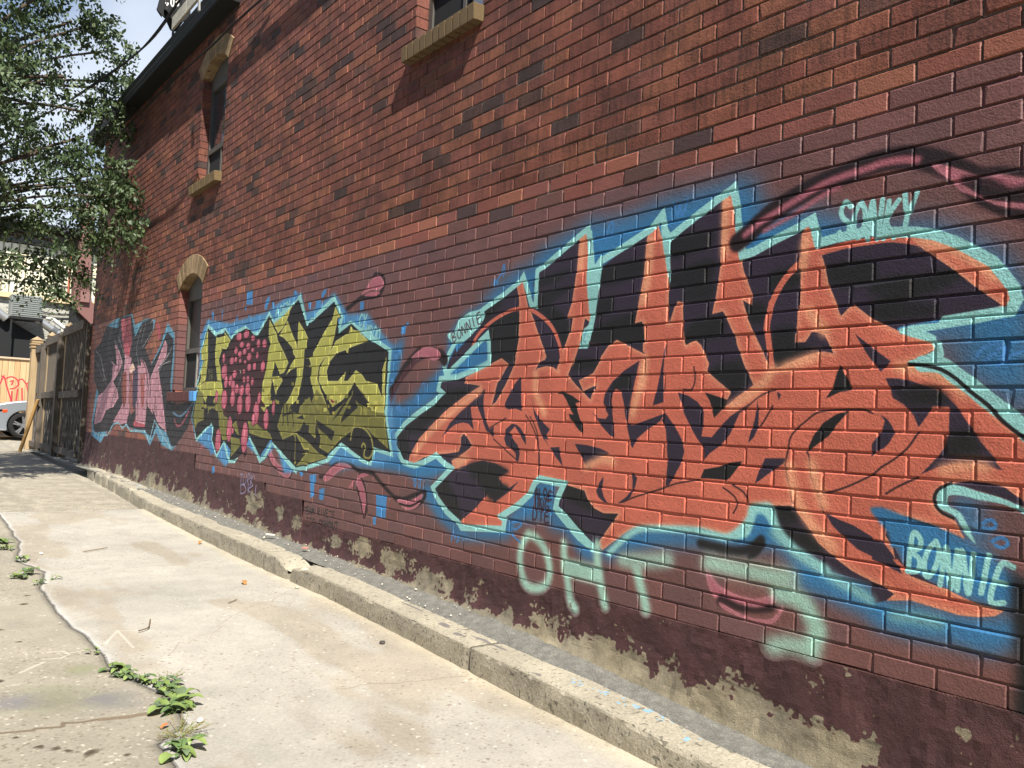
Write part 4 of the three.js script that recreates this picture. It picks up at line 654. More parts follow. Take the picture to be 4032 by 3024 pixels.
// ---------- the brick building ----------
const mortarFlat = new THREE.MeshStandardMaterial({ color: 0x8d7a6c, roughness: 0.95, bumpMap: rep(concreteBump, 3, 3, 0), bumpScale: 0.003 }), jambPaint = mat(0x9a5f4c, 0.9);
const building = thing('brick_building', 'long red brick building with graffiti mural painted along its lower wall', 'building');
const J = 0.05, DEP = 0.03;                    // half joint in courses, depth of a brick's sides behind the face
function brickInto(soup, u0, u1, k, seed, slot, col, deepL, deepR) {
  const r = rng(seed), j = () => (r() - 0.5);
  const x0 = U(u0 + (deepL ? 0 : J + 0.02 * j())), x1 = U(u1 - (deepR ? 0 : J + 0.02 * j())), y0 = V(k - 1 + J + 0.02 * j()), y1 = V(k - J + 0.02 * j());
  const z = 0.0022 * j() + (r() < 0.08 ? 0.002 : 0), tilt = 0.0016 * j(), tip = 0.0014 * j(), ch = 0.0028 + 0.0022 * r();
  const zc = (x, y) => z + tilt * (x - x0) / (x1 - x0) + tip * (y - y0) / (y1 - y0);
  const q = slot < 2 ? PAINT[slot] : null, uv = (x, y) => (q ? paintUV(q, x, y) : [x, y]);
  const Q = (pts) => soup.quad(pts, pts.map((p) => uv(p[0], p[1])), pts.map((p) => [p[0] + p[2], p[1] + p[2] * 0.7]), col);
  const lo = ch * 0.7, hi = ch * (1.1 + 0.5 * r()), a = [x0 + lo, y0 + lo], b = [x1 - hi, y0 + lo], c = [x1 - hi, y1 - hi], d = [x0 + lo, y1 - hi];
  if (r() < 0.16) { const w = [a, b, c, d][Math.floor(r() * 4)], m = 0.004 + 0.009 * r(); w[0] += w[0] < (x0 + x1) / 2 ? m : -m; w[1] += w[1] < (y0 + y1) / 2 ? m * 0.6 : -m * 0.6; }
  const f = [a, b, c, d].map(([x, y]) => [x, y, zc(x, y)]), o = [[x0, y0], [x1, y0], [x1, y1], [x0, y1]].map(([x, y], i) => [x, y, zc(x, y) - ch * (1.0 + 0.9 * r())]);
  Q(f);
  for (let i = 0; i < 4; i++) {
    const n = (i + 1) % 4; Q([o[i], o[n], f[n], f[i]]);
    const dz = (i === 3 && deepL) || (i === 1 && deepR) ? 0.17 : DEP;
    const A = o[i], B = o[n]; Q([[A[0], A[1], -dz], [B[0], B[1], -dz], B, A]);
  }
}
const allBricks = [];
for (let k = -26; k <= 44; k++) {
  const bricks = rowBricks(k);
  bricks.forEach(([a, b, j]) => {
    const nearL = OPEN.some((o) => Math.abs(a - o.b) < 0.05), nearR = OPEN.some((o) => Math.abs(b - o.a) < 0.05), slot = slotOf((a + b) / 2, k);
    const f = 0.94 + 0.12 * hash(k, j, 41), col = slot < 2 ? [f, f, f] : brickColour(k, j);
    const P = [[a, k - 1], [b, k - 1], [b, k], [a, k]].map(([u, v]) => new THREE.Vector3(U(u), V(v), 0).project(camera));
    let area = 0; for (let i = 0; i < 4; i++) { const p = P[i], n = P[(i + 1) % 4]; area += p.x * n.y - n.x * p.y; }
    const seen = P.some((p) => Math.abs(p.x) < 1 && Math.abs(p.y) < 1 && p.z < 1) && a < -8;
    allBricks.push({ a, b, k, j, slot, col, nearL, nearR, area: seen ? Math.abs(area) : 0 });
  });
}
const byArea = [...allBricks].sort((p, q) => q.area - p.area);
byArea.slice(0, 298).forEach((w) => { w.single = true; });
{
  const rest = [0, 1, 2].map(() => new Soup());
  for (const w of allBricks) {
    const seed = Math.round(hash(w.k, w.j, 51) * 1e9);
    if (w.single) { const s = new Soup(); brickInto(s, w.a, w.b, w.k, seed, w.slot, w.col, w.nearL, w.nearR); part('brick', s.geo(), WALLMATS[w.slot], building); } else brickInto(rest[w.slot], w.a, w.b, w.k, seed, w.slot, w.col, w.nearL, w.nearR);
  }
  const g = mergeGeometries(rest.map((s) => s.geo()), true);
  part('brick', g, [WALLMATS[0], WALLMATS[1], WALLMATS[2]], building).userData.kind = 'stuff';
  // mortar behind the bricks, painted where the mural runs over it
  const mo = [0, 1, 2].map(() => new Soup());
  for (let k = -26; k <= 44; k++) for (const [a, b] of rowSpans(k)) for (let u = a; u < b - 1e-6;) {
    let e = Math.min(b, u + 1.1); for (const cut of [-690 / 8.4, -82 / 8.4, -119.2]) if (u < cut - 1e-6 && e > cut) e = cut;
    const slot = slotOf((u + e) / 2, k), q = slot < 2 ? PAINT[slot] : null, zz = -0.0095;
    const zn = (uu, kk) => zz + 0.0065 * noise2(uu * 0.8, kk * 3.1, 55), pts = [[U(u), V(k - 1), zn(u, k - 1)], [U(e), V(k - 1), zn(e, k - 1)], [U(e), V(k), zn(e, k)], [U(u), V(k), zn(u, k)]];
    const inPaint = q && painted((u + e) / 2, k), s = inPaint || (q && u > -190 && k < 0 && u < -139) ? slot : 2;
    mo[s].quad(pts, pts.map((p) => (s < 2 ? paintUV(q, p[0], p[1]) : [p[0], p[1]])), pts.map((p) => [p[0], p[1]]), s < 2 ? [0.95, 0.93, 0.95] : [0.26, 0.21, 0.185]); u = e;
  }
  const mg = mergeGeometries(mo.map((s) => s.geo()), true);
  part('mortar_bed', mg, [WALLMATS[0], WALLMATS[1], mortarMat], building);
  // end wall, rear mass and flat roof of the building behind the face
  const endSoup = new Soup();
  for (let k = -20; k <= 43; k++) for (let i = 0; i < 34; i++) {
    const off = (k & 1) ? 0.12 : 0, z0 = -i * 0.24 - off + 0.12, z1 = z0 - 0.24, x = U(UL) + 0.002 * (hash(k, i, 61) - 0.5), y0 = V(k - 1) + 0.005, y1 = V(k) - 0.005, zz0 = Math.min(z0 - 0.005, -0.012), zz1 = z1 + 0.005; if (zz0 < zz1) continue;
    const pts = [[x - 0.008, y0, zz1], [x - 0.008, y0, zz0], [x - 0.008, y1, zz0], [x - 0.008, y1, zz1]];
    endSoup.quad(pts, pts.map((p) => [p[2], p[1]]), pts.map((p) => [p[2], p[1]]), brickColour(k, i + 900));
  }
  const ew = part('end_wall', endSoup.geo(), bareMat, building); ew.userData.kind = 'stuff'; ew.name = 'end_wall_brick';
  part('end_wall', box(0.02, V(44) + 0.6, 8, U(UL) + 0.012, V(44) / 2 - 0.3, -4.04), mortarMat, building);
  part('building_core', box(U(UR) - U(UL) - 0.1, V(44) + 0.5, 7.4, (U(UR) + U(UL)) / 2 + 0.02, V(44) / 2 - 0.25, -4.2), mat(0x2b2624, 0.95), building);
}
// foundation under the bricks: rough painted render that flares out at the foot
{
  const soups = [new Soup(), new Soup()];
  const NX = 520, NY = 16, X0 = U(UL), X1 = -0.2, P = (i, jj) => {
    const x = mix(X0, X1, i / NX), top = V(brickBottom(x / C)) + 0.004, con = contactV(x) - 0.05, t = jj / NY, y = mix(con, top, t);
    const n = fbm(x * 9, y * 9, 4, 101) - 0.5, n2 = noise2(x * 34, y * 34, 103) - 0.5, foot = Math.pow(1 - t, 5);
    return [x, y, 0.004 + 0.012 * (1 - t) + n * 0.016 * Math.min(1, (1 - t) * 5 + 0.2) + n2 * 0.006 + foot * (0.04 + 0.05 * (fbm(x * 5, 0, 3, 107))) ];
  };
  for (let i = 0; i < NX; i++) { const s = mix(X0, X1, (i + 0.5) / NX) * 100 < -690 ? 0 : 1, q = PAINT[s]; for (let jj = 0; jj < NY; jj++) { const pts = [P(i, jj), P(i + 1, jj), P(i + 1, jj + 1), P(i, jj + 1)]; soups[s].quad(pts, pts.map((p) => paintUV(q, p[0], p[1])), pts.map((p) => [p[0], p[1]]), [1, 1, 1]); } }
  const fm = [0, 1].map((i) => new THREE.MeshStandardMaterial({ map: PAINT[i].tex, vertexColors: true, roughness: 0.85, bumpMap: rep(concreteBump, 2.2, 2.2, 1), bumpScale: 0.004 }));
  part('foundation', mergeGeometries(soups.map((s) => { const g = s.geo(); return g; }), true), fm, building);
}
// arches, sills and windows
const buffA = new THREE.MeshStandardMaterial({ color: 0xb39a7a, roughness: 0.9, map: rep(concreteCol, 3, 3, 0), bumpMap: rep(concreteBump, 4, 4, 0), bumpScale: 0.002 });
const buffB = new THREE.MeshStandardMaterial({ color: 0x9f8766, roughness: 0.9, map: rep(concreteCol, 3, 3, 0), bumpMap: rep(concreteBump, 4, 4, 0), bumpScale: 0.002 });
const sillA = new THREE.MeshStandardMaterial({ color: 0x8a7452, roughness: 0.9, map: rep(concreteCol, 3, 3, 0), bumpMap: rep(concreteBump, 4, 4, 0), bumpScale: 0.003 });
const sillRed = mat(0x5a3434, 0.8, { bumpMap: rep(concreteBump, 4, 4, 0), bumpScale: 0.003 }), sillBlue = mat(0x4f93d0, 0.6, { bumpMap: rep(concreteBump, 4, 4, 0), bumpScale: 0.003 });
const frameM = mat(0x53504a, 0.55), frameDark = mat(0x3a3a3a, 0.5), paneM = new THREE.MeshPhysicalMaterial({ color: 0x07090b, roughness: 0.06, metalness: 0, clearcoat: 1, clearcoatRoughness: 0.02, ior: 2.1 }), screenM = mat(0x141517, 0.9), sashM = mat(0x3a3e40, 0.45), lightFrame = mat(0x8d8a84, 0.6);
OPEN.forEach((o, n) => {
  const cx = U(o.m), R = o.R * C, cy = V(o.cy), half = Math.asin(o.h / o.R), thick = 2.7 * C, N = 17;
  const arch = new THREE.Group(); arch.name = 'arch'; building.add(arch);
  for (let i = 0; i < N; i++) {
    const a0 = -half - 0.05 + (2 * half + 0.1) * (i / N) + 0.006, a1 = -half - 0.05 + (2 * half + 0.1) * ((i + 1) / N) - 0.006, r0 = R - 0.002, r1 = R + thick * (0.985 + 0.02 * hash(n, i, 3)), pts = [[r0, a0], [r0, a1], [r1, a1], [r1, a0]].map(([r, a]) => new THREE.Vector2(r * Math.sin(a), r * Math.cos(a)));
    const g = new THREE.ExtrudeGeometry(new THREE.Shape(pts), { depth: 0.165, bevelEnabled: true, bevelSize: 0.003, bevelThickness: 0.003, bevelSegments: 1, curveSegments: 1 });
    part('brick', g.translate(cx, cy, -0.155 + 0.004 * hash(n, i, 4)), hash(n, i, 5) > 0.5 ? buffA : buffB, arch);
  }
  { const sh = new THREE.Shape(); sh.absarc(0, 0, R + thick - 0.012, Math.PI / 2 + half + 0.04, Math.PI / 2 - half - 0.04, true); sh.absarc(0, 0, R + 0.006, Math.PI / 2 - half - 0.04, Math.PI / 2 + half + 0.04, false); part('arch_mortar', new THREE.ExtrudeGeometry(sh, { depth: 0.14, bevelEnabled: false, curveSegments: 20 }).translate(cx, cy, -0.145), mortarFlat, arch); }
  // jamb mortar
  for (const e of [o.a - 0.16, o.b + 0.16]) part('jamb_mortar', box(0.014, (o.p - o.s) * C, 0.15, U(e), V((o.p + o.s) / 2), -0.09), n === 1 ? jambPaint : mortarFlat, building);
  const sill = new THREE.Group(); sill.name = 'window_sill'; building.add(sill);
  const x0 = U(o.a - (n === 1 ? 2.4 : 0.8)), x1 = U(o.b + 0.22), K = n === 1 ? 12 : 11, w = (x1 - x0) / K, proj = n === 1 ? 0.035 : 0.085;
  for (let i = 0; i < K; i++) {
    const hh = 1.36 * C + 0.004 * (hash(n, i, 9) - 0.5), g = rbox(w - 0.009, hh, proj + 0.16, 0.005, 0, -hh / 2, (proj - 0.16) / 2 + 0.003 * (hash(n, i, 8) - 0.5));
    g.rotateX(0.06);
    part('brick', g.translate(x0 + (i + 0.5) * w, V(o.s) - 0.004, 0), n === 1 ? (i >= K - 2 ? sillBlue : sillRed) : sillA, sill, n === 1 && i >= K - 2 ? 'bright blue painted sill brick' : undefined);
  }
  part('sill_mortar', box(x1 - x0 - 0.012, 1.2 * C, proj + 0.12, (x0 + x1) / 2, V(o.s) - 0.7 * C, (proj - 0.18) / 2 - 0.004), n === 1 ? sillRed : mortarFlat, sill);
  // the window itself
  const win = new THREE.Group(); win.name = 'window'; building.add(win);
  const zf = -0.135, W0 = U(o.a), W1 = U(o.b), yb = V(o.s), yt = V(o.p + o.rise), ym = n === 1 ? V(-6.1) : V(23.2), t = 0.055;
  const jambs = [box(t, yt - yb, 0.06, W0 + t / 2, (yt + yb) / 2, zf), box(t, yt - yb, 0.06, W1 - t / 2, (yt + yb) / 2, zf), box(W1 - W0 - 2 * t, t, 0.058, cx, yb + t / 2, zf), box(W1 - W0 - 2 * t, 0.3, 0.058, cx, yt - 0.15, zf)];
  part('window_frame', mergeGeometries(jambs), frameM, win);
  part('meeting_rail', box(W1 - W0 - 2 * t, 0.06, 0.07, cx, ym, zf + 0.002), frameM, win);
  part('upper_pane', box(W1 - W0 - 2 * t, yt - 0.3 - ym - 0.03, 0.006, cx, (yt - 0.3 + ym + 0.03) / 2, zf - 0.005), n === 1 ? mat(0x23251f, 0.5) : new THREE.MeshPhysicalMaterial({ color: 0x30363a, roughness: 0.16, clearcoat: 1, clearcoatRoughness: 0.08 }), win);
  const xm = mix(W0, W1, 0.56);
  part('mullion', box(0.035, ym - yb - 0.03 - t, 0.06, xm, (ym - 0.03 + yb + t) / 2, zf), n === 1 ? lightFrame : frameM, win);
  part('insect_screen', box(xm - 0.0175 - W0 - t, ym - 0.03 - yb - t, 0.006, (xm - 0.0175 + W0 + t) / 2, (ym - 0.03 + yb + t) / 2, zf + 0.01), screenM, win, 'dark insect screen over the left half');
  part('lower_pane', box(W1 - t - xm - 0.0175, ym - 0.03 - yb - t, 0.006, (W1 - t + xm + 0.0175) / 2, (ym - 0.03 + yb + t) / 2, zf - 0.008), n === 1 ? lightFrame : paneM, win);
});
// eave, gutter and parapet boards at the left part of the roof line
const gutterM = mat(0x2b2e30, 0.7), soffitM = mat(0x17191b, 0.9), boardM = new THREE.MeshStandardMaterial({ color: 0xd2cec2, roughness: 0.85, map: rep(concreteCol, 1, 1, 0) });
{
  const x0 = U(UL) - 0.25, x1 = -9.3, len = x1 - x0, cx = (x0 + x1) / 2, y = 6.2;
  part('soffit', box(len, 0.03, 0.22, cx, y - 0.13, 0.095), soffitM, building);
  const gs = new THREE.Shape(); gs.moveTo(0, 0); gs.lineTo(0.085, 0.015); gs.quadraticCurveTo(0.12, 0.07, 0.1, 0.1); gs.lineTo(0.125, 0.15); gs.lineTo(0.115, 0.152); gs.lineTo(0, 0.15); gs.closePath();
  part('gutter', new THREE.ExtrudeGeometry(gs, { depth: len, bevelEnabled: false }).rotateY(-Math.PI / 2).translate(x1, y - 0.12, 0.12).rotateY(0), gutterM, building);
  part('fascia', box(len, 0.14, 0.025, cx, y - 0.05, 0.2), gutterM, building);
  part('roof_edge', box(len, 0.08, 0.26, cx, y + 0.03, 0.09), gutterM, building); part('roof_slab', box(U(UR) - x0, 0.14, 8, (U(UR) + x0) / 2, y + 0.0, -4.03), mat(0x55524e, 0.95), building);
  const pr = new THREE.Group(); pr.name = 'parapet'; building.add(pr);
  for (let i = 0; i < 9; i++) part('panel', rbox(0.6, 0.17, 0.03, 0.006, -10.75 + i * 0.607, y + 0.155, 0.26 + 0.003 * hash(i, 3)), boardM, pr);
  part('gutter_bracket', at(rbox(0.05, 0.36, 0.02, 0.006), -9.75, y + 0.0, 0.33, 0.1, 0, -0.12), mat(0xa9aaa6, 0.6), building);
}
// ---------- ground ----------
const crackZ = piece([[-16, 1.75], [-9.6, 1.88], [-8.6, 1.9], [-7.7, 2.02], [-7.2, 1.9], [-6.6, 2.03], [-5.6, 2.06], [-5.0, 2.0], [-4.5, 2.02], [-4.25, 1.93], [-4.0, 1.86], [-3.7, 1.9], [-3.55, 2.06], [-3.3, 2.06], [-2.6, 2.08], [0, 2.1]]);
const GX0 = -10.4, GX1 = -2, GZ0 = 0.38, GZ1 = 3.4;
const gcv = document.createElement('canvas'); gcv.width = 2048; gcv.height = 736;
{
  const g = gcv.getContext('2d'), w = gcv.width, h = gcv.height, img = g.createImageData(w, h), d = img.data, r = rng(5);
  for (let j = 0; j < h; j++) for (let i = 0; i < w; i++) {
    const x = mix(GX0, GX1, (i + 0.5) / w), z = mix(GZ0, GZ1, (j + 0.5) / h), cz = crackZ(x) + 0.03 * (fbm(x * 5, 0, 3, 7) - 0.5), old = z > cz, o = (j * w + i) * 4;
    const a = fbm(x * 1.3, z * 1.3, 4, 11), b = fbm(x * 7, z * 7, 4, 13), f = noise2(x * 130, z * 130, 17), st = fbm(x * 0.8 + 3, z * 2.2, 4, 19), edge = sstep(0.55, 0.38, z + 0.12 * (fbm(x * 3, z * 3, 3, 23) - 0.5));
    let c = old ? [152, 145, 130] : [166, 161, 150];
    let s = 0.86 + 0.16 * a + 0.12 * (b - 0.5) + 0.1 * (f - 0.5);
    if (st > 0.56 && !old) { const k = sstep(0.56, 0.66, st) * 0.5; c = [mix(c[0], 150, k), mix(c[1], 137, k), mix(c[2], 118, k)]; }
    c = [mix(c[0], 184, edge * 0.7), mix(c[1], 172, edge * 0.7), mix(c[2], 147, edge * 0.7)];      // sandy grit along the kerb
    const cracks = Math.abs(z - cz); if (cracks < 0.05) { const k = sstep(0.05, 0.0, cracks); if (!old) { c = c.map((v) => mix(v, 200, k * 0.5)); } else s *= 1 - 0.25 * k; if (cracks < 0.009) s *= 0.7; }
    for (let b2 = 0; b2 < 3; b2++) d[o + b2] = clamp(c[b2] * s, 0, 255); d[o + 3] = 255;
  }
  g.putImageData(img, 0, 0);
  g.setTransform(w / (GX1 - GX0), 0, 0, h / (GZ1 - GZ0), -GX0 * w / (GX1 - GX0), -GZ0 * h / (GZ1 - GZ0));
  // exposed aggregate pits
  for (let i = 0; i < 26000; i++) {
    const x = mix(GX0, GX1, r()), z = mix(GZ0, GZ1, r()), old = z > crackZ(x), den = fbm(x * 1.7, z * 1.7, 3, 29);
    if (r() > (old ? 0.9 : 0.35) * sstep(0.34, 0.62, den) + (old ? 0.12 : 0.05)) continue;
    g.fillStyle = r() < 0.8 ? 'rgba(98,86,70,' + (0.25 + 0.4 * r()) + ')' : 'rgba(232,224,206,0.45)'; g.beginPath(); g.ellipse(x, z, 0.004 + 0.009 * r() * r(), 0.003 + 0.005 * r(), r() * 3, 0, 7); g.fill();
  }
  const line = (pts, wd, col) => { g.strokeStyle = col; g.lineWidth = wd; g.lineCap = 'round'; g.lineJoin = 'round'; g.beginPath(); pts.forEach((p, i) => (i ? g.lineTo(...p) : g.moveTo(...p))); g.stroke(); };
  const wig = (a, b, n, amp, sd) => Array.from({ length: n + 1 }, (_, i) => [mix(a[0], b[0], i / n) + amp * (noise2(i * 0.7, 1, sd) - 0.5), mix(a[1], b[1], i / n) + amp * (noise2(i * 0.7, 5, sd) - 0.5)]);
  line(wig([-3.96, 3.0], [-3.9, 2.2], 20, 0.06, 3), 0.02, 'rgba(92,78,60,0.75)'); line(wig([-3.9, 2.2], [-3.86, 2.0], 8, 0.05, 4), 0.035, 'rgba(100,84,64,0.7)');
  line(wig([-10.3, 1.85], [-10.36, 0.4], 24, 0.14, 6), 0.012, 'rgba(90,80,66,0.6)'); line(wig([-4.68, 1.75], [-5.86, 0.5], 26, 0.1, 8), 0.006, 'rgba(120,108,90,0.45)'); line(wig([-3.81, 1.15], [-3.66, 0.45], 16, 0.06, 9), 0.006, 'rgba(110,96,78,0.6)'); line(wig([-6.3, 2.9], [-6.7, 2.05], 16, 0.1, 12), 0.012, 'rgba(110,96,78,0.5)'); line(wig([-7.05, 1.95], [-7.15, 1.0], 14, 0.05, 13), 0.006, 'rgba(120,108,90,0.35)');
  // oil and damp stains, dark spots
  for (const [x, z, a, b, k] of [[-4.25, 2.3, 0.26, 0.16, 0.3], [-4.1, 2.12, 0.2, 0.1, 0.34], [-4.3, 2.5, 0.2, 0.14, 0.2], [-4.6, 2.15, 0.16, 0.12, 0.18]]) for (let i = 0; i < 26; i++) { g.fillStyle = 'rgba(104,99,90,' + k * 0.16 + ')'; g.beginPath(); g.ellipse(x + (r() - 0.5) * a, z + (r() - 0.5) * b, a * (0.4 + 0.5 * r()), b * (0.4 + 0.5 * r()), r() * 3, 0, 7); g.fill(); }
  for (const [x, z, s] of [[-3.58, 2.3, 0.03], [-3.72, 2.46, 0.022], [-3.68, 2.41, 0.02], [-3.64, 2.37, 0.02], [-4.6, 2.49, 0.026], [-3.86, 2.52, 0.014], [-6.1, 2.2, 0.03], [-6.35, 2.14, 0.02], [-3.5, 2.19, 0.018], [-3.3, 2.4, 0.03], [-5.2, 2.34, 0.02], [-5.5, 2.4, 0.025]]) for (let i = 0; i < 9; i++) { g.fillStyle = 'rgba(58,46,32,0.3)'; g.beginPath(); g.ellipse(x + (r() - 0.5) * s, z + (r() - 0.5) * s, s * (0.3 + 0.5 * r()), s * (0.3 + 0.4 * r()), r() * 3, 0, 7); g.fill(); }
  // faded white spray marks
  const mark = (pts, wd, al) => line(pts, wd * 0.8, 'rgba(228,224,212,' + al * 0.5 + ')');
  mark([[-4.85, 2.28], [-4.83, 2.2], [-4.88, 2.15], [-4.95, 2.17], [-4.96, 2.24]], 0.016, 0.75); mark([[-4.9, 2.16], [-4.92, 2.05], [-4.88, 2.0]], 0.02, 0.5); mark([[-4.68, 2.4], [-4.74, 2.34], [-4.8, 2.28]], 0.02, 0.7); mark([[-5.0, 1.95], [-5.22, 1.84], [-4.86, 1.84]], 0.018, 0.55); mark([[-5.22, 1.84], [-5.14, 1.66]], 0.014, 0.35); mark([[-4.5, 2.55], [-4.52, 2.42]], 0.012, 0.35);
}
const groundTex = new THREE.CanvasTexture(gcv); groundTex.colorSpace = THREE.SRGBColorSpace; groundTex.anisotropy = 8;
function sheet(x0, x1, z0, z1, nx, nz, lift, amp, uvf) {
  const g = new THREE.PlaneGeometry(1, 1, nx, nz), p = g.attributes.position, t = g.attributes.uv, m = new Float32Array(p.count * 2);
  for (let i = 0; i < p.count; i++) {
    const x = mix(x0, x1, p.getX(i) + 0.5), z = mix(z1, z0, p.getY(i) + 0.5);
    let y = roadV(x) + lift + amp * (fbm(x * 1.6, z * 1.6, 3, 201) - 0.5); if (amp) { const dz = z - crackZ(x); y -= 0.006 * Math.exp(-((dz / 0.03) ** 2)); }
    p.setXYZ(i, x, y, z); const [a, b] = uvf(x, z); t.setXY(i, a, b); m[2 * i] = x; m[2 * i + 1] = z;
  }
  g.setAttribute('uv1', new THREE.BufferAttribute(m, 2)); g.computeVertexNormals(); return g;
}
const slabMat = new THREE.MeshStandardMaterial({ map: groundTex, roughness: 0.92, bumpMap: rep(concreteBump, 2.2, 2.2, 1), bumpScale: 0.003 });
const farSlab = new THREE.MeshStandardMaterial({ color: 0xb4aea2, map: rep(concreteCol, 0.9, 0.9, 1), roughness: 0.92, bumpMap: rep(concreteBump, 1.6, 1.6, 1), bumpScale: 0.004 });
struct('ground', sheet(-180, 120, -90, 120, 150, 8, -0.012, 0, (x, z) => [x, z]), farSlab);
struct('pavement', sheet(GX0, GX1, GZ0, GZ1, 168, 60, 0.004, 0.012, (x, z) => [(x - GX0) / (GX1 - GX0), 1 - (z - GZ0) / (GZ1 - GZ0)]), slabMat);
// asphalt strip between kerb and wall
const tarCol = dataTex(512, 512, (x, y) => { const a = noise2(x / 2.4, y / 2.4, 301, 213), b = fbm(x / 30, y / 30, 4, 303, 17), s = noise2(x / 1.7, y / 1.7, 305, 301); let v = 0.44 + (a - 0.5) * 0.16 + (b - 0.5) * 0.16; if (s > 0.93) v += 0.3; return [v * 1.02, v, v * 0.94]; }, true);
const tarMat = new THREE.MeshStandardMaterial({ map: rep(tarCol, 1.4, 1.4, 0), roughness: 0.95, bumpMap: rep(concreteBump, 3.5, 3.5, 0), bumpScale: 0.008 });
const tarEdge = (x) => 0.2 + 0.05 * (fbm(x * 2.1, 3, 4, 311) - 0.5) + (x < -9 ? 0.03 : 0) + 0.05 * Math.max(0, noise2(x * 2.3, 9, 313) - 0.72) / 0.28;
{
  const g = new THREE.PlaneGeometry(1, 1, 620, 12), p = g.attributes.position, t = g.attributes.uv;
  for (let i = 0; i < p.count; i++) {
    const x = mix(U(UL) - 4.5, 1, p.getX(i) + 0.5), q = p.getY(i) + 0.5, w = tarEdge(x), z = mix(w, 0.0, q), yk = kerbV(x) + 0.008, yc = contactV(x) + 0.01, y = mix(yk, yc, Math.pow(q, 1.3)) + 0.012 * (fbm(x * 12, z * 12, 3, 317) - 0.5) * (q > 0.02 ? 1 : 0.2) + 0.006 * (noise2(x * 60, z * 60, 319) - 0.5) - (q < 0.01 ? 0.012 : 0);
    p.setXYZ(i, x, y, z); t.setXY(i, x, z);
  }
  g.computeVertexNormals(); struct('path', g, tarMat);
}
// kerb: cast concrete lengths, cracked apart in places, rough blocks at the far end
const kcv = document.createElement('canvas'); kcv.width = 2048; kcv.height = 256;
{
  const g = kcv.getContext('2d'), img = g.createImageData(2048, 256), d = img.data;
  for (let j = 0; j < 256; j++) for (let i = 0; i < 2048; i++) {
    const x = mix(-9, 0, i / 2048), s0 = j / 256, o = (j * 2048 + i) * 4, a = fbm(x * 4, s0 * 3, 4, 401), f = noise2(x * 190, s0 * 60, 403), p = noise2(x * 70, s0 * 24, 405);
    let s = 0.84 + 0.2 * (a - 0.5) + 0.18 * (f - 0.5); if (p > 0.85) s *= 0.7; const c = [188, 179, 158];
    for (let b = 0; b < 3; b++) d[o + b] = clamp(c[b] * s, 0, 255); d[o + 3] = 255;
  }
  g.putImageData(img, 0, 0);
  const r = rng(77); // light blue and grey paint spilt on the kerb top
  for (const [x, s, n] of [[-3.02, 0.32, 10], [-2.86, 0.3, 8], [-2.72, 0.28, 5], [-2.62, 0.26, 5], [-2.5, 0.26, 5], [-2.32, 0.34, 6]]) for (let i = 0; i < n; i++) { g.fillStyle = 'rgba(104,172,222,0.75)'; g.beginPath(); g.ellipse((x + 9) / 9 * 2048 + (r() - 0.5) * 26, s * 256 + (r() - 0.5) * 34, 1 + 4 * r() * r(), 1.5 + 6 * r() * r(), 0, 0, 7); g.fill(); }
  for (const [x, s, a, b] of [[-4.15, 0.36, 14, 14], [-3.95, 0.42, 12, 12], [-3.2, 0.5, 7, 8], [-3.75, 0.3, 40, 8], [-4.6, 0.28, 30, 8]]) { g.fillStyle = 'rgba(112,106,102,0.7)'; for (let i = 0; i < 7; i++) { g.beginPath(); g.ellipse((x + 9) / 9 * 2048 + (r() - 0.5) * a, s * 256 + (r() - 0.5) * b, a * 0.6, b * 0.6, 0, 0, 7); g.fill(); } }
}
const kerbTex = new THREE.CanvasTexture(kcv); kerbTex.colorSpace = THREE.SRGBColorSpace; kerbTex.wrapS = THREE.RepeatWrapping;
const kerbMat = new THREE.MeshStandardMaterial({ map: kerbTex, roughness: 0.95, bumpMap: rep(concreteBump, 2.4, 2.4, 1), bumpScale: 0.007 });
const kerb = new THREE.Group(); kerb.name = 'kerb'; kerb.userData.kind = 'structure'; scene.add(kerb);
const zKerb = (x) => (x < U(-126) ? mix(0.4, 0.17, clamp((U(-126) - x) / 4.4)) : 0.4);
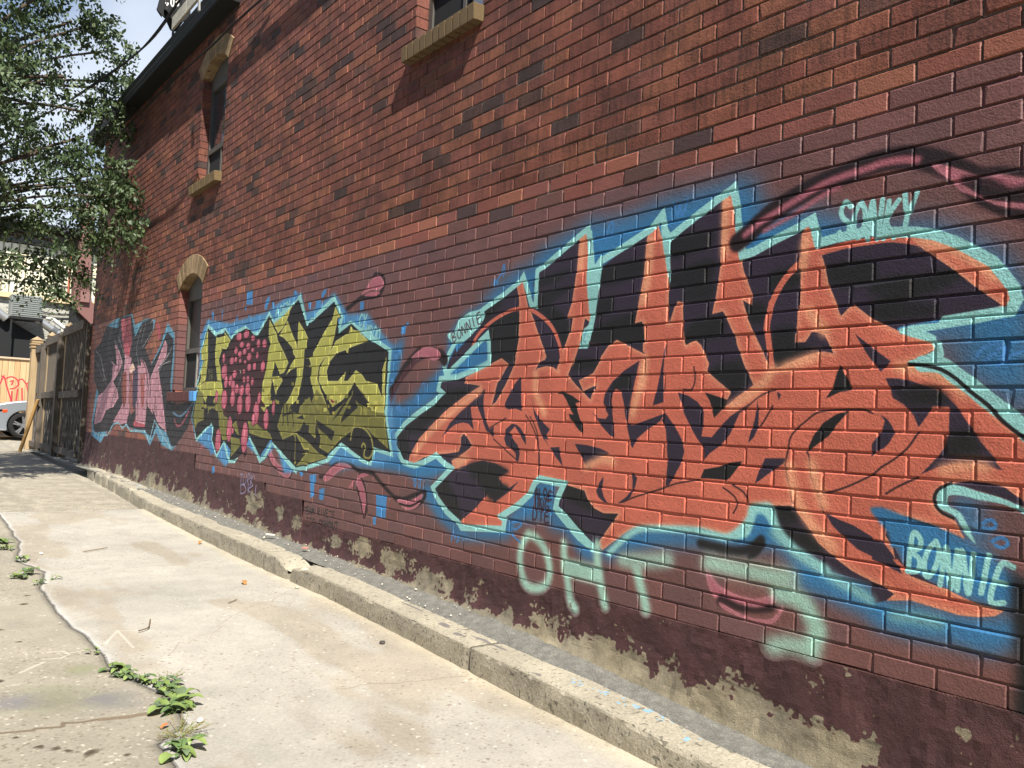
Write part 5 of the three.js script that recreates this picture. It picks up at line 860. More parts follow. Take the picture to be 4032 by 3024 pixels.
{
  const cuts = [10, -44.45, -73.2, -79.8, -86, -105, -119.5, -133, -146, -153, -159, -166, -175].map(U);
  for (let n = 0; n < cuts.length - 1; n++) {
    const far = cuts[n] < U(-130), xa = cuts[n + 1] + (n === 1 ? 0.012 : far ? 0.02 : 0.004), xb = cuts[n] - (n === 2 ? 0.06 : n === 1 ? 0.012 : far ? 0.03 : 0.004), N = Math.max(4, Math.round((xb - xa) / 0.035)), s = new Soup(), r0 = far ? 0.03 : 0.016, dy = far ? 0.03 * (hash(n, 3) - 0.4) : 0.004 * (hash(n, 9) - 0.5);
    const ring = (i) => {
      const t = i / N, x = mix(xa, xb, t), zf = zKerb(x), top = kerbV(x) + dy, bot = roadV(x) - 0.06, endR = Math.min(t, 1 - t) * (xb - xa), rough = (q) => (fbm(x * 14, q * 7, 3, 411 + n) - 0.5);
      let dip = 0; if (n === 2 && xb - x < 0.22) dip = 0.07 * (1 - (xb - x) / 0.22) ** 1.5; if (n === 1 && x - xa < 0.3) dip = 0.055 * (1 - (x - xa) / 0.3) ** 1.2 * (0.6 + 0.8 * noise2(x * 30, 2, 5));
      const e = far ? 0.035 * Math.exp(-endR / 0.03) : 0.006 * Math.exp(-endR / 0.01), zi = zf - 0.23, chip = noise2(x * 16, 7, 431) > 0.8 ? 0.008 : 0;
      return [[x, bot, zf + 0.01 * rough(1) - e], [x, mix(bot, top, 0.35), zf + 0.014 * rough(2) - e], [x, mix(bot, top, 0.68), zf + 0.014 * rough(3) - e], [x, top - r0 - dip - chip, zf - 0.003 + 0.008 * rough(4) - e], [x, top - 0.3 * r0 - dip - e, zf - 0.35 * r0 - chip - e], [x, top - dip - e, zf - r0 - chip + 0.004 * rough(5) - e], [x, top - dip * 0.8 - e + 0.004 * rough(6), mix(zf, zi, 0.45)], [x, top - dip * 0.5 - e, zi], [x, top - 0.12, zi]];
    };
    const sv = [0.98, 0.86, 0.74, 0.62, 0.58, 0.54, 0.38, 0.15, 0.02], uvs = (p, a) => [(p[0] + 9) / 9, 1 - a];
    let A = ring(0); const cap = (R, flip) => { const c = R.reduce((m, p) => m.map((v, i) => v + p[i] / R.length), [0, 0, 0]); for (let a = 0; a < R.length; a++) { const P1 = R[a], P2 = R[(a + 1) % R.length], pts = flip ? [c, P2, P1, P1] : [c, P1, P2, P2]; s.quad(pts, pts.map((p) => uvs(p, 0.8)), pts.map((p) => [p[2] * 2, p[1]]), [1, 1, 1]); } };
    cap(A, true);
    for (let i = 1; i <= N; i++) { const B = ring(i); for (let a = 0; a < A.length - 1; a++) { const pts = [A[a], B[a], B[a + 1], A[a + 1]], q = [sv[a], sv[a], sv[a + 1], sv[a + 1]]; s.quad(pts, pts.map((p, z) => uvs(p, q[z])), pts.map((p, z) => [p[0], q[z] * 0.5]), [1, 1, 1]); } A = B; }
    cap(A, false);
    part('kerb_stone', s.geo(), kerbMat, kerb);
  }
}
// ---------- sky ----------
{
  const W0 = 1024, H0 = 512, d = new Float32Array(W0 * H0 * 4);
  for (let j = 0; j < H0; j++) for (let i = 0; i < W0; i++) {
    const el = ((j + 0.5) / H0 - 0.5) * Math.PI, az = ((i + 0.5) / W0 - 0.5) * 2 * Math.PI, y = Math.sin(el), x = Math.cos(el) * Math.cos(az), z = Math.cos(el) * Math.sin(az), o = (j * W0 + i) * 4;
    let c;
    if (y < 0) c = [0.1, 0.095, 0.085]; else {
      const h = Math.pow(1 - y, 2.2), s = Math.max(0, x * SUN.x + y * SUN.y + z * SUN.z), k = 1 / (y + 0.18), n = fbm(x * k * 1.1 + 7.3, z * k * 1.1 + 2.1, 6, 501), cl = sstep(0.47, 0.66, n) * sstep(0.02, 0.14, y);
      c = [mix(0.045, 0.4, h), mix(0.1, 0.49, h), mix(0.24, 0.58, h)].map((v, b) => v * (1 + [0.5, 0.45, 0.4][b] * Math.pow(s, 8)));
      c = c.map((v, b) => mix(v, [0.62, 0.65, 0.69][b], cl * 0.8 * (0.45 + 0.55 * h)));
    }
    d[o] = c[0]; d[o + 1] = c[1]; d[o + 2] = c[2]; d[o + 3] = 1;
  }
  const t = new THREE.DataTexture(d, W0, H0, THREE.RGBAFormat, THREE.FloatType); t.mapping = THREE.EquirectangularReflectionMapping; t.magFilter = THREE.LinearFilter; t.needsUpdate = true;
  scene.background = t; scene.environment = t;
}
// ---------- wooden fence carrying on from the end of the wall ----------
const greyWood = [1, 2, 3].map((i) => new THREE.MeshStandardMaterial({ map: woodTex([0.46, 0.42, 0.37], [0.24, 0.22, 0.2], 600 + i * 9), roughness: 0.9 }));
const blackWood = [1, 2].map((i) => new THREE.MeshStandardMaterial({ map: dataTex(128, 512, (x, y) => { const w = noise2(x / 9, y / 70, 640 + i * 7), g = noise2(x / 3, y / 30, 650); const v = w > 0.74 ? 0.62 : w > 0.62 ? 0.4 : 0.13 + 0.08 * g; return [v, v * 0.96, v * 0.9]; }, true), roughness: 0.8 }));
const newWood = [1, 2, 3].map((i) => new THREE.MeshStandardMaterial({ map: woodTex([0.72, 0.63, 0.49], [0.54, 0.45, 0.33], 670 + i * 9), roughness: 0.85 }));
{
  const f = thing('wooden_fence', 'weathered grey slatted wooden fence with capped posts at the left end of the brick wall', 'fence');
  const post = (x, w, top, z, m, capped) => { const p = part('post', rbox(w, top - 0.42, w, 0.006, x, (top + 0.42) / 2, z), m, f); if (capped) part('post_cap', mergeGeometries([box(w + 0.05, 0.03, w + 0.05, x, top - 0.13, z), box(w + 0.05, 0.03, w + 0.05, x, top - 0.06, z), box(w + 0.02, 0.06, w + 0.02, x, top - 0.0, z), at(new THREE.ConeGeometry((w + 0.05) * 0.72, 0.09, 4).rotateY(Math.PI / 4), x, top + 0.075, z)].map((g) => g.toNonIndexed ? (g.index ? g.toNonIndexed() : g) : g)), newWood[0], p); };
  post(-21.1, 0.2, 2.82, 0.1, newWood[0], true); post(-19.75, 0.13, 2.84, 0.02, newWood[2], true); post(-17.85, 0.13, 2.9, 0.02, newWood[1], true); post(-16.02, 0.09, 2.86, 0.03, greyWood[1], false); post(-19.9, 0.12, 2.62, 0.12, greyWood[0], false); post(-17.95, 0.12, 2.8, 0.13, greyWood[2], false);
  const bays = [[-17.84, -16.08, 14], [-19.8, -18.0, 14], [-21.0, -20.0, 8]];
  bays.forEach(([a, b, n], k) => {
    const cx = (a + b) / 2, w = b - a, top = [2.83, 2.74, 2.64][k], mid = 1.62;
    part('rail', at(rbox(w + 0.04, 0.16, 0.06, 0.006), cx, top, 0.1, 0, 0, 0.02), greyWood[0], f);
    if (k < 2) part('rail', at(rbox(w + 0.02, 0.13, 0.06, 0.006), cx, mid, 0.11, 0, 0, 0.012), greyWood[1], f);
    part('rail', at(rbox(w + 0.02, 0.12, 0.06, 0.006), cx, 0.56, 0.1, 0, 0, -0.01), greyWood[2], f);
    for (let i = 0; i < n; i++) {
      const x = a + (i + 0.5) * w / n, j = (hash(k, i, 1) - 0.5) * 0.02;
      part('slat', at(rbox(0.05, top - mid - 0.1, 0.022, 0.003), x + j, (top + mid) / 2, 0.07, 0, 0, (hash(k, i, 2) - 0.5) * 0.02), greyWood[(i + k) % 3], f);
      part('slat', at(rbox(0.05, mid - 0.62, 0.022, 0.003), x + j, (mid + 0.56) / 2 + 0.02, 0.07, 0, 0, (hash(k, i, 4) - 0.5) * 0.02), (hash(k, i, 6) < 0.6 ? blackWood[i % 2] : greyWood[i % 3]), f);
      part('board', rbox(w / n - 0.012, top - 0.6, 0.018, 0.003, x + 0.04, (top + 0.52) / 2, 0.0 + 0.004 * hash(k, i, 7)), i % 3 ? blackWood[i % 2] : mat(0x2c2621, 0.9), f);
    }
  });
  solo('leaning_plank', 'narrow yellowish plank leaning against the end post of the grey fence', 'plank', bar([-20.02, 0.42, 0.42], [-19.72, 1.52, 0.2], 0.035, 4), new THREE.MeshStandardMaterial({ map: woodTex([0.74, 0.6, 0.36], [0.52, 0.38, 0.2], 690), roughness: 0.8 }));
}
// ---------- pale board fence with red tag behind the car ----------
{
  const f = thing('board_fence', 'pale new wood board fence with a red spray painted tag behind the parked car', 'fence');
  const Z0 = 4, Z1 = -4.5, cv = document.createElement('canvas'); cv.width = 1024; cv.height = 512; const g = cv.getContext('2d'), img = g.createImageData(1024, 512);
  for (let j = 0; j < 512; j++) for (let i = 0; i < 1024; i++) { const b = Math.floor(i / 1024 * 60), t = 0.6 * noise2(i / 4, j / 130, b + 700) + 0.4 * hash(b, 3), o = (j * 1024 + i) * 4; img.data[o] = mix(202, 166, t); img.data[o + 1] = mix(172, 132, t); img.data[o + 2] = mix(132, 92, t); img.data[o + 3] = 255; }
  g.putImageData(img, 0, 0); g.setTransform(-1024 / (Z0 - Z1), 0, 0, -512 / 2.2, Z0 * 1024 / (Z0 - Z1), 2.7 * 512 / 2.2);
  g.strokeStyle = '#b3303c'; g.lineWidth = 0.035; g.lineCap = g.lineJoin = 'round';
  for (const s of [[.17, 2.16, .1, 2.11, .05, 1.93, -.03, 1.69, -.08, 1.52, -.02, 1.44, .07, 1.4], [.2, 1.95, .16, 2.07, .12, 2.17], [.1, 2.08, -.02, 2.15, -.12, 2.14, -.2, 2.07, -.23, 1.95, -.14, 1.85, -.05, 1.83], [-.09, 1.76, -.1, 1.46], [-.22, 1.83, -.2, 1.46], [-.32, 1.86, -.35, 1.47], [-.23, 2.07, -.31, 2.11, -.42, 1.99, -.5, 2.09, -.54, 2.03], [-.42, 1.99, -.52, 1.54], [-.04, 2.03, -.1, 2.05, -.07, 1.94], [.34, 2.0, .28, 1.8, .3, 1.5]]) { trace(g, s, true, false); g.stroke(); }
  const tex = new THREE.CanvasTexture(cv); tex.colorSpace = THREE.SRGBColorSpace; const m = new THREE.MeshStandardMaterial({ map: tex, roughness: 0.85 });
  for (let i = 0; i < 60; i++) {
    const w = (Z0 - Z1) / 60, z = Z0 - (i + 0.5) * w, b = rbox(0.02, 2.02, w - 0.006, 0.003, -26 + 0.006 * (hash(i, 9) - 0.5), 1.62, z), p = b.attributes.position, t = b.attributes.uv;
    for (let q = 0; q < p.count; q++) t.setXY(q, (Z0 - p.getZ(q)) / (Z0 - Z1), (p.getY(q) - 0.5) / 2.2); part('board', b, m, f);
  }
  part('top_rail', rbox(0.12, 0.05, Z0 - Z1, 0.005, -26, 2.66, (Z0 + Z1) / 2), new THREE.MeshStandardMaterial({ color: 0xb9a489, roughness: 0.85 }), f);
}
// ---------- parked car, nose to the left ----------
{
  const car = thing('parked_car', 'silver grey sedan with multi spoke alloy wheels parked in front of the pale board fence', 'car', [-24.55, 0.575, -0.11]);
  const paint = new THREE.MeshPhysicalMaterial({ color: 0x8d9399, metalness: 0.35, roughness: 0.32, clearcoat: 1, clearcoatRoughness: 0.04 }), glass = new THREE.MeshPhysicalMaterial({ color: 0x0b0e10, roughness: 0.05, clearcoat: 1 }), black = mat(0x101010, 0.7), tyre = mat(0x151515, 0.9), alloy = mat(0xb9bcc0, 0.3, { metalness: 0.8 });
  const s = new THREE.Shape();                   // z forward along +x of the shape, wheel centres at 0 and -2.75
  s.moveTo(0.92, 0.24); s.quadraticCurveTo(0.96, 0.5, 0.88, 0.66); s.quadraticCurveTo(0.6, 0.82, 0.2, 0.88); s.quadraticCurveTo(-0.3, 0.95, -0.75, 0.97); s.lineTo(-3.3, 1.0); s.quadraticCurveTo(-3.75, 0.96, -3.82, 0.8); s.quadraticCurveTo(-3.86, 0.4, -3.76, 0.26); s.lineTo(-3.13, 0.22); s.absarc(-2.75, 0.32, 0.385, -0.25, Math.PI + 0.25, false); s.lineTo(-0.39, 0.2); 
  const s2 = new THREE.Shape(); s2.moveTo(0.92, 0.24); s2.quadraticCurveTo(0.96, 0.5, 0.88, 0.66); s2.quadraticCurveTo(0.6, 0.82, 0.2, 0.88); s2.quadraticCurveTo(-0.3, 0.95, -0.75, 0.97); s2.lineTo(-3.3, 1.0); s2.quadraticCurveTo(-3.75, 0.96, -3.82, 0.8); s2.quadraticCurveTo(-3.86, 0.4, -3.76, 0.26); s2.lineTo(-3.12, 0.22);
  for (let i = 0; i <= 16; i++) { const a = Math.PI + 0.26 - (Math.PI + 0.52) * i / 16; s2.lineTo(-2.75 + 0.385 * Math.cos(a), 0.32 + 0.385 * Math.sin(a)); }
  s2.lineTo(-0.38, 0.2); for (let i = 0; i <= 16; i++) { const a = Math.PI + 0.26 - (Math.PI + 0.52) * i / 16; s2.lineTo(0.385 * Math.cos(a), 0.32 + 0.385 * Math.sin(a)); } s2.lineTo(0.5, 0.22); s2.closePath();
  const ex = (sh, d, bv) => new THREE.ExtrudeGeometry(sh, { depth: d, bevelEnabled: true, bevelSize: bv * 0.5, bevelThickness: bv, bevelSegments: 3, curveSegments: 10 }).translate(0, 0, -d / 2).rotateY(-Math.PI / 2);
  part('body', ex(s2, 1.62, 0.07), paint, car);
  const cab = new THREE.Shape(); cab.moveTo(-0.62, 0.95); cab.quadraticCurveTo(-1.2, 1.38, -1.55, 1.42); cab.quadraticCurveTo(-2.2, 1.47, -2.75, 1.36); cab.lineTo(-3.4, 1.0); cab.closePath(); part('roof', ex(cab, 1.28, 0.08), paint, car);
  const wn = new THREE.Shape(); wn.moveTo(-0.95, 1.01); wn.lineTo(-1.5, 1.35); wn.lineTo(-2.65, 1.33); wn.lineTo(-3.1, 1.04); wn.closePath();
  for (const sd of [-1, 1]) part('window', new THREE.ExtrudeGeometry(wn, { depth: 0.02, bevelEnabled: false }).rotateY(-Math.PI / 2).translate(sd * 0.725 + 0.01, 0, 0), glass, car);
  part('windscreen', at(rbox(1.26, 0.02, 0.62, 0.008), 0, 1.2, -0.99, 0.66), glass, car);
  part('underside', box(1.5, 0.12, 4.2, 0, 0.22, -1.4), black, car);
  for (const z of [0, -2.75]) for (const sd of [-1, 1]) {
    const w = new THREE.Group(); w.name = 'wheel'; w.position.set(sd * 0.79, 0.32, z); car.add(w);
    const t = new THREE.LatheGeometry([[0.235, -0.1], [0.3, -0.105], [0.325, -0.07], [0.33, 0], [0.325, 0.07], [0.3, 0.105], [0.235, 0.1]].map(([r, y]) => new THREE.Vector2(r, y)), 40).rotateZ(Math.PI / 2); part('tyre', t, tyre, w);
    const rim = [new THREE.LatheGeometry([[0.238, -0.09], [0.222, -0.06], [0.222, 0.06], [0.238, 0.09]].map(([r, y]) => new THREE.Vector2(r, y)), 40).rotateZ(Math.PI / 2), new THREE.CylinderGeometry(0.055, 0.055, 0.03, 16).rotateZ(Math.PI / 2).translate(sd * 0.075, 0, 0)];
    for (let i = 0; i < 5; i++) for (const o of [-0.13, 0.13]) rim.push(at(box(0.022, 0.19, 0.03, 0, 0.135, 0), sd * 0.078, 0, 0, i * Math.PI * 0.4 + o));
    part('rim', mergeGeometries(rim.map((q) => (q.index ? q.toNonIndexed() : q))), alloy, w); part('brake_disc', new THREE.CylinderGeometry(0.22, 0.22, 0.02, 24).rotateZ(Math.PI / 2).translate(-sd * 0.03, 0, 0), black, w);
  }
  for (const sd of [-1, 1]) { const h = part('headlight', at(rbox(0.1, 0.13, 0.42, 0.04), sd * 0.83, 0.66, 0.62, 0.12), new THREE.MeshPhysicalMaterial({ color: 0xd8dde0, roughness: 0.08, metalness: 0.3, clearcoat: 1 }), car); part('side_marker', at(rbox(0.1, 0.09, 0.12, 0.02), sd * 0.838, 0.665, 0.42, 0.12), mat(0xc8461e, 0.3), h); part('trim_strip', rbox(0.03, 0.03, 0.5, 0.008, sd * 0.89, 0.2, 0.62), mat(0xd8dadc, 0.25, { metalness: 0.9 }), car); part('mirror', rbox(0.2, 0.12, 0.1, 0.03, sd * 0.95, 1.0, -0.95), paint, car); }
}
// ---------- buildings and plant behind ----------
{
  const X = -30, b = thing('workshop_building', 'white and black workshop building with a band of pale grid windows beyond the fence', 'building');
  const white = new THREE.MeshStandardMaterial({ color: 0xc9cbc8, roughness: 0.85, map: rep(concreteCol, 2, 2, 0) }), dark = mat(0x17191b, 0.9), frame = mat(0x6f6a58, 0.7), panes = [0xe6dfbd, 0xddd6b6, 0xd2cfbd, 0xe9e4cb, 0xc6c4b2].map((c) => new THREE.MeshPhysicalMaterial({ color: c, roughness: 0.25, clearcoat: 0.5 }));
  part('upper_wall', box(0.3, 0.5, 16, X - 0.15, 6.72, -2), mat(0x565a5c, 0.8), b); part('lower_wall', box(0.3, 4.6, 12.9, X - 0.15, 2.45, -3.55), white, b); part('lower_wall', box(0.3, 4.6, 3.2, X - 0.14, 2.45, 4.5), dark, b); part('building_core', box(7.6, 6.8, 15.9, X - 4.15, 3.4, -2), mat(0x44413d, 0.9), b);
  part('eave', box(0.9, 0.1, 16.4, X + 0.15, 7.0, -2), mat(0x2f3234, 0.8), b); part('roof', box(8.6, 0.12, 16.6, X - 4, 7.11, -2), mat(0x3b3d3e, 0.9), b); part('sill_beam', box(0.18, 0.16, 16, X + 0.06, 4.82, -2), mat(0xc7b48c, 0.8), b);
  const win = new THREE.Group(); win.name = 'window_band'; b.add(win); const bars = [];
  for (let z = 3.5, i = 0; z > -6; z -= 0.21, i++) { bars.push(box(0.05, 1.62, 0.022, X + 0.02, 5.71, z)); if (z > -3.6 && z < 1.2) for (let r = 0; r < 4; r++) part('pane', box(0.012, 0.385, 0.186, X - 0.006, 5.1 + r * 0.405, z - 0.105), panes[Math.floor(hash(i, r, 801) * 5)], win); else for (let r = 0; r < 4; r++) if (i % 2 === 0) part('pane', box(0.012, 0.385, 0.4, X - 0.006, 5.1 + r * 0.405, z - 0.21), panes[(i + r) % 5], win); }
  for (let r = 0; r <= 4; r++) bars.push(box(0.04, 0.02, 9.6, X + 0.02, 4.9 + r * 0.405, -1.2)); part('window_frame', mergeGeometries(bars), frame, win);
  part('downpipe', bar([X + 0.08, 4.9, -1.93], [X + 0.08, 6.9, -1.93], 0.03), mat(0xa05a3c, 0.7), b);
  const hv = thing('ventilation_unit', 'grey ribbed ventilation box standing on a dark frame below the grid windows', 'ventilation unit'); const grey = mat(0x8d928f, 0.7);
  part('casing', rbox(0.7, 0.68, 0.82, 0.02, X + 0.75, 4.42, -0.68), grey, hv); for (let i = 0; i < 10; i++) part('louvre', box(0.02, 0.03, 0.8, X + 1.11, 4.15 + i * 0.062, -0.68), mat(0x7c817e, 0.7), hv); part('stand', mergeGeometries([box(0.05, 3.3, 0.05, X + 1.05, 2.4, -0.3), box(0.05, 3.3, 0.05, X + 1.05, 2.4, -1.08), box(0.7, 0.06, 0.9, X + 0.75, 4.04, -0.68)]), dark, hv);
  const sh = thing('black_shed', 'matt black lean-to with a sloping top behind the pale board fence', 'shed'); { const p = new THREE.Shape(); p.moveTo(-1.75, 0.6); p.lineTo(-1.75, 3.1); p.lineTo(-1.2, 3.5); p.lineTo(-0.3, 4.0); p.lineTo(2.2, 4.0); p.lineTo(2.2, 0.6); p.closePath(); part('wall', new THREE.ExtrudeGeometry(p, { depth: 0.5, bevelEnabled: false }).rotateY(-Math.PI / 2).translate(X + 0.65, 0, 0), dark, sh); part('roof', at(box(0.6, 0.05, 1.75), X + 0.4, 3.62, -1.0, -0.52), mat(0x6d6c68, 0.8), sh); }
  const silver = mat(0xb6b8b8, 0.35, { metalness: 0.7 });
  const d1 = thing('ventilation_duct', 'fat silver duct sloping down to the right of the grey ventilation box', 'duct'); part('pipe', bar([X + 0.75, 4.1, -1.0], [X + 0.75, 3.55, -1.85], 0.12, 16), silver, d1); part('collar', bar([X + 0.75, 3.82, -1.44], [X + 0.75, 3.74, -1.56], 0.135, 16), mat(0x55585a, 0.6), d1);
  const d2 = thing('exhaust_pipe', 'thin white pipe slanting across the white wall above the fence posts', 'pipe'); part('pipe', bar([X + 0.5, 4.15, -1.5], [X + 0.5, 3.68, -2.15], 0.06, 12), mat(0xd4d4d0, 0.5), d2); part('elbow', bar([X + 0.5, 4.15, -1.5], [X + 0.1, 4.2, -1.4], 0.06, 12), mat(0xd4d4d0, 0.5), d2);
  const d3 = thing('ventilation_duct', 'silver duct coming down at the far left edge beside the ventilation box', 'duct'); part('pipe', bar([X + 0.8, 4.55, 0.5], [X + 0.8, 4.0, -0.2], 0.13, 16), silver, d3); part('collar', bar([X + 0.8, 4.3, 0.18], [X + 0.8, 4.22, 0.08], 0.145, 16), silver, d3);
  const ch = thing('metal_chute', 'dull red brown square duct running down the wall and bending right behind the fence', 'duct'), rb = mat(0x74504b, 0.7);
  part('shaft', rbox(0.36, 2.6, 0.36, 0.01, X + 0.45, 6.7, -2.26), rb, ch); part('shaft', rbox(0.42, 0.95, 0.46, 0.01, X + 0.45, 5.36, -2.22), mat(0x6b4844, 0.7), ch); { const p = new THREE.Shape(); p.moveTo(-2.45, 4.9); p.lineTo(-1.99, 4.9); p.quadraticCurveTo(-2.05, 4.55, -2.3, 4.35); p.lineTo(-2.9, 3.8); p.lineTo(-3.3, 4.1); p.closePath(); part('bend', new THREE.ExtrudeGeometry(p, { depth: 0.4, bevelEnabled: true, bevelSize: 0.008, bevelThickness: 0.008, bevelSegments: 1 }).rotateY(-Math.PI / 2).translate(X + 0.66, 0, 0), rb, ch); } part('junction_box', rbox(0.14, 0.34, 0.28, 0.01, X + 0.72, 4.95, -2.3), mat(0x7d5a55, 0.7), ch);
  const cn = thing('awning', 'black curved canopy tucked under the bend of the brown duct', 'awning'); { const p = new THREE.Shape(); p.moveTo(-2.0, 4.72); p.quadraticCurveTo(-2.1, 4.1, -2.75, 3.72); p.lineTo(-2.0, 3.55); p.closePath(); part('cover', new THREE.ExtrudeGeometry(p, { depth: 0.5, bevelEnabled: false, curveSegments: 10 }).rotateY(-Math.PI / 2).translate(X + 0.55, 0, 0), dark, cn); }
  const e1 = thing('meter_box', 'small grey box on the white wall, upper of two above the fence posts', 'meter box'); part('case', rbox(0.1, 0.26, 0.16, 0.01, X + 0.06, 4.02, -1.7), mat(0x9a9c9a, 0.7), e1); part('door', box(0.012, 0.22, 0.12, X + 0.116, 4.02, -1.7), mat(0xa6a8a6, 0.6), e1);
  const e2 = thing('meter_box', 'squat pale box with a dark base, lower of two boxes on the white wall', 'meter box'); part('case', rbox(0.1, 0.2, 0.2, 0.01, X + 0.06, 3.86, -1.98), mat(0xb9bbb8, 0.7), e2); part('base', box(0.1, 0.1, 0.18, X + 0.06, 3.7, -1.98), dark, e2);
  solo('wall_cable', 'slack black cable strung across the white wall below the grid windows', 'cable', mergeGeometries([tube([[X + 0.1, 4.5, -0.9], [X + 0.1, 4.38, -1.4], [X + 0.1, 4.42, -2.1]], 0.018), tube([[X + 0.1, 4.42, -0.9], [X + 0.1, 4.34, -1.4], [X + 0.1, 4.38, -2.1]], 0.014)]), mat(0x151515, 0.8));
}
// ---------- closed parasol on the roof ----------
{
  const p = thing('closed_parasol', 'closed black parasol with a red lettered band standing above the roof edge', 'parasol', [-13.2, 7.45, -0.3]);
  const cv = document.createElement('canvas'); cv.width = 512; cv.height = 256; const g = cv.getContext('2d'); g.fillStyle = '#141517'; g.fillRect(0, 0, 512, 256); g.fillStyle = '#c22822'; g.beginPath(); g.moveTo(0, 120); for (let x = 0; x <= 512; x += 16) g.lineTo(x, 96 + 26 * Math.sin(x / 34)); for (let x = 512; x >= 0; x -= 16) g.lineTo(x, 176 + 22 * Math.sin(x / 34)); g.fill();
  g.fillStyle = '#6e1512'; g.font = 'bold 58px sans-serif'; for (let i = 0; i < 3; i++) g.fillText('STEDS', 10 + i * 180, 158); g.fillStyle = '#e8e4dc'; g.font = 'bold 46px sans-serif'; for (let i = 0; i < 3; i++) g.fillText('2,03', 40 + i * 180, 224);
  const tx = new THREE.CanvasTexture(cv); tx.colorSpace = THREE.SRGBColorSpace; const cloth = new THREE.MeshStandardMaterial({ map: tx, roughness: 0.85, side: THREE.DoubleSide });
  const N = 64, M = 14, geo = new THREE.PlaneGeometry(1, 1, N, M), q = geo.attributes.position;
  for (let i = 0; i < q.count; i++) { const a = (q.getX(i) + 0.5) * Math.PI * 2, t = q.getY(i) + 0.5, fold = Math.cos(a * 8), r = mix(0.22, 0.05, Math.pow(t, 1.3)) * (1 + 0.2 * fold * (1 - t)), hem = t < 0.02 ? 0.05 * Math.cos(a * 8) : 0; q.setXYZ(i, r * Math.sin(a), -0.02 + t * 1.1 + hem - 0.06 * Math.sin(a) * (1 - t), r * Math.cos(a)); } geo.computeVertexNormals();
  part('canopy', geo, cloth, p); part('pole', bar([0, -1.2, 0], [0, 1.25, 0], 0.02), mat(0x2a2a2a, 0.5), p);
  part('hanging_flap', at(new THREE.CylinderGeometry(0.16, 0.05, 0.22, 14, 1, true), 0, -0.1, 0), mat(0x0f1012, 0.9, { side: THREE.DoubleSide }), p);
}
// ---------- unseen building added behind the camera to keep sky and bounce off the wall ----------
{
  const o = thing('brick_building', 'added plain dark brick building across the alley, unseen behind the camera, shielding the wall from sky', 'building');
  part('wall', box(22, 6.6, 6, 2, 3.0, 9.2), new THREE.MeshStandardMaterial({ color: 0x6b4a3c, roughness: 0.9, map: rep(brickGrain, 8, 4, 0) }), o); part('roof', box(22.3, 0.2, 6.3, 2, 6.4, 9.2), mat(0x4a4744, 0.9), o);
  for (const x of [-6, -2, 2, 6]) { const w = new THREE.Group(); w.name = 'window'; o.add(w); part('frame', box(1.1, 1.7, 0.06, x, 3.4, 6.18), mat(0x8a8680, 0.7), w); part('pane', box(0.96, 1.56, 0.02, x, 3.4, 6.145), paneM, w); }
}
// ---------- cables ----------
solo('roof_cable', 'twisted dark cable hanging from the roof edge into the tree', 'cable', mergeGeometries([tube([[-8.6, 6.25, 0.42], [-9.47, 6.16, 0.5], [-10.81, 6.07, 0.5], [-11.6, 6.1, 0.52], [-13.2, 6.22, 0.6], [-15.5, 6.4, 0.8], [-17, 6.5, 1.0]], 0.013, 40), tube([[-8.6, 6.26, 0.44], [-9.9, 6.12, 0.515], [-10.81, 6.09, 0.51], [-11.6, 6.08, 0.535], [-13.2, 6.24, 0.61], [-15.5, 6.39, 0.82], [-17, 6.52, 1.0]], 0.01, 40)]), mat(0x17171d, 0.6));
solo('wall_cable', 'thin black cable stretched along the brick wall above the upper arched window', 'cable', tube([[-8.2, 5.74, 0.05], [-9.0, 5.72, 0.1], [-9.99, 5.73, 0.1], [-10.78, 5.77, 0.1], [-12.5, 5.82, 0.1], [-14.86, 5.8, 0.1], [-15.9, 5.78, 0.03]], 0.011, 40), mat(0x15130f, 0.7));
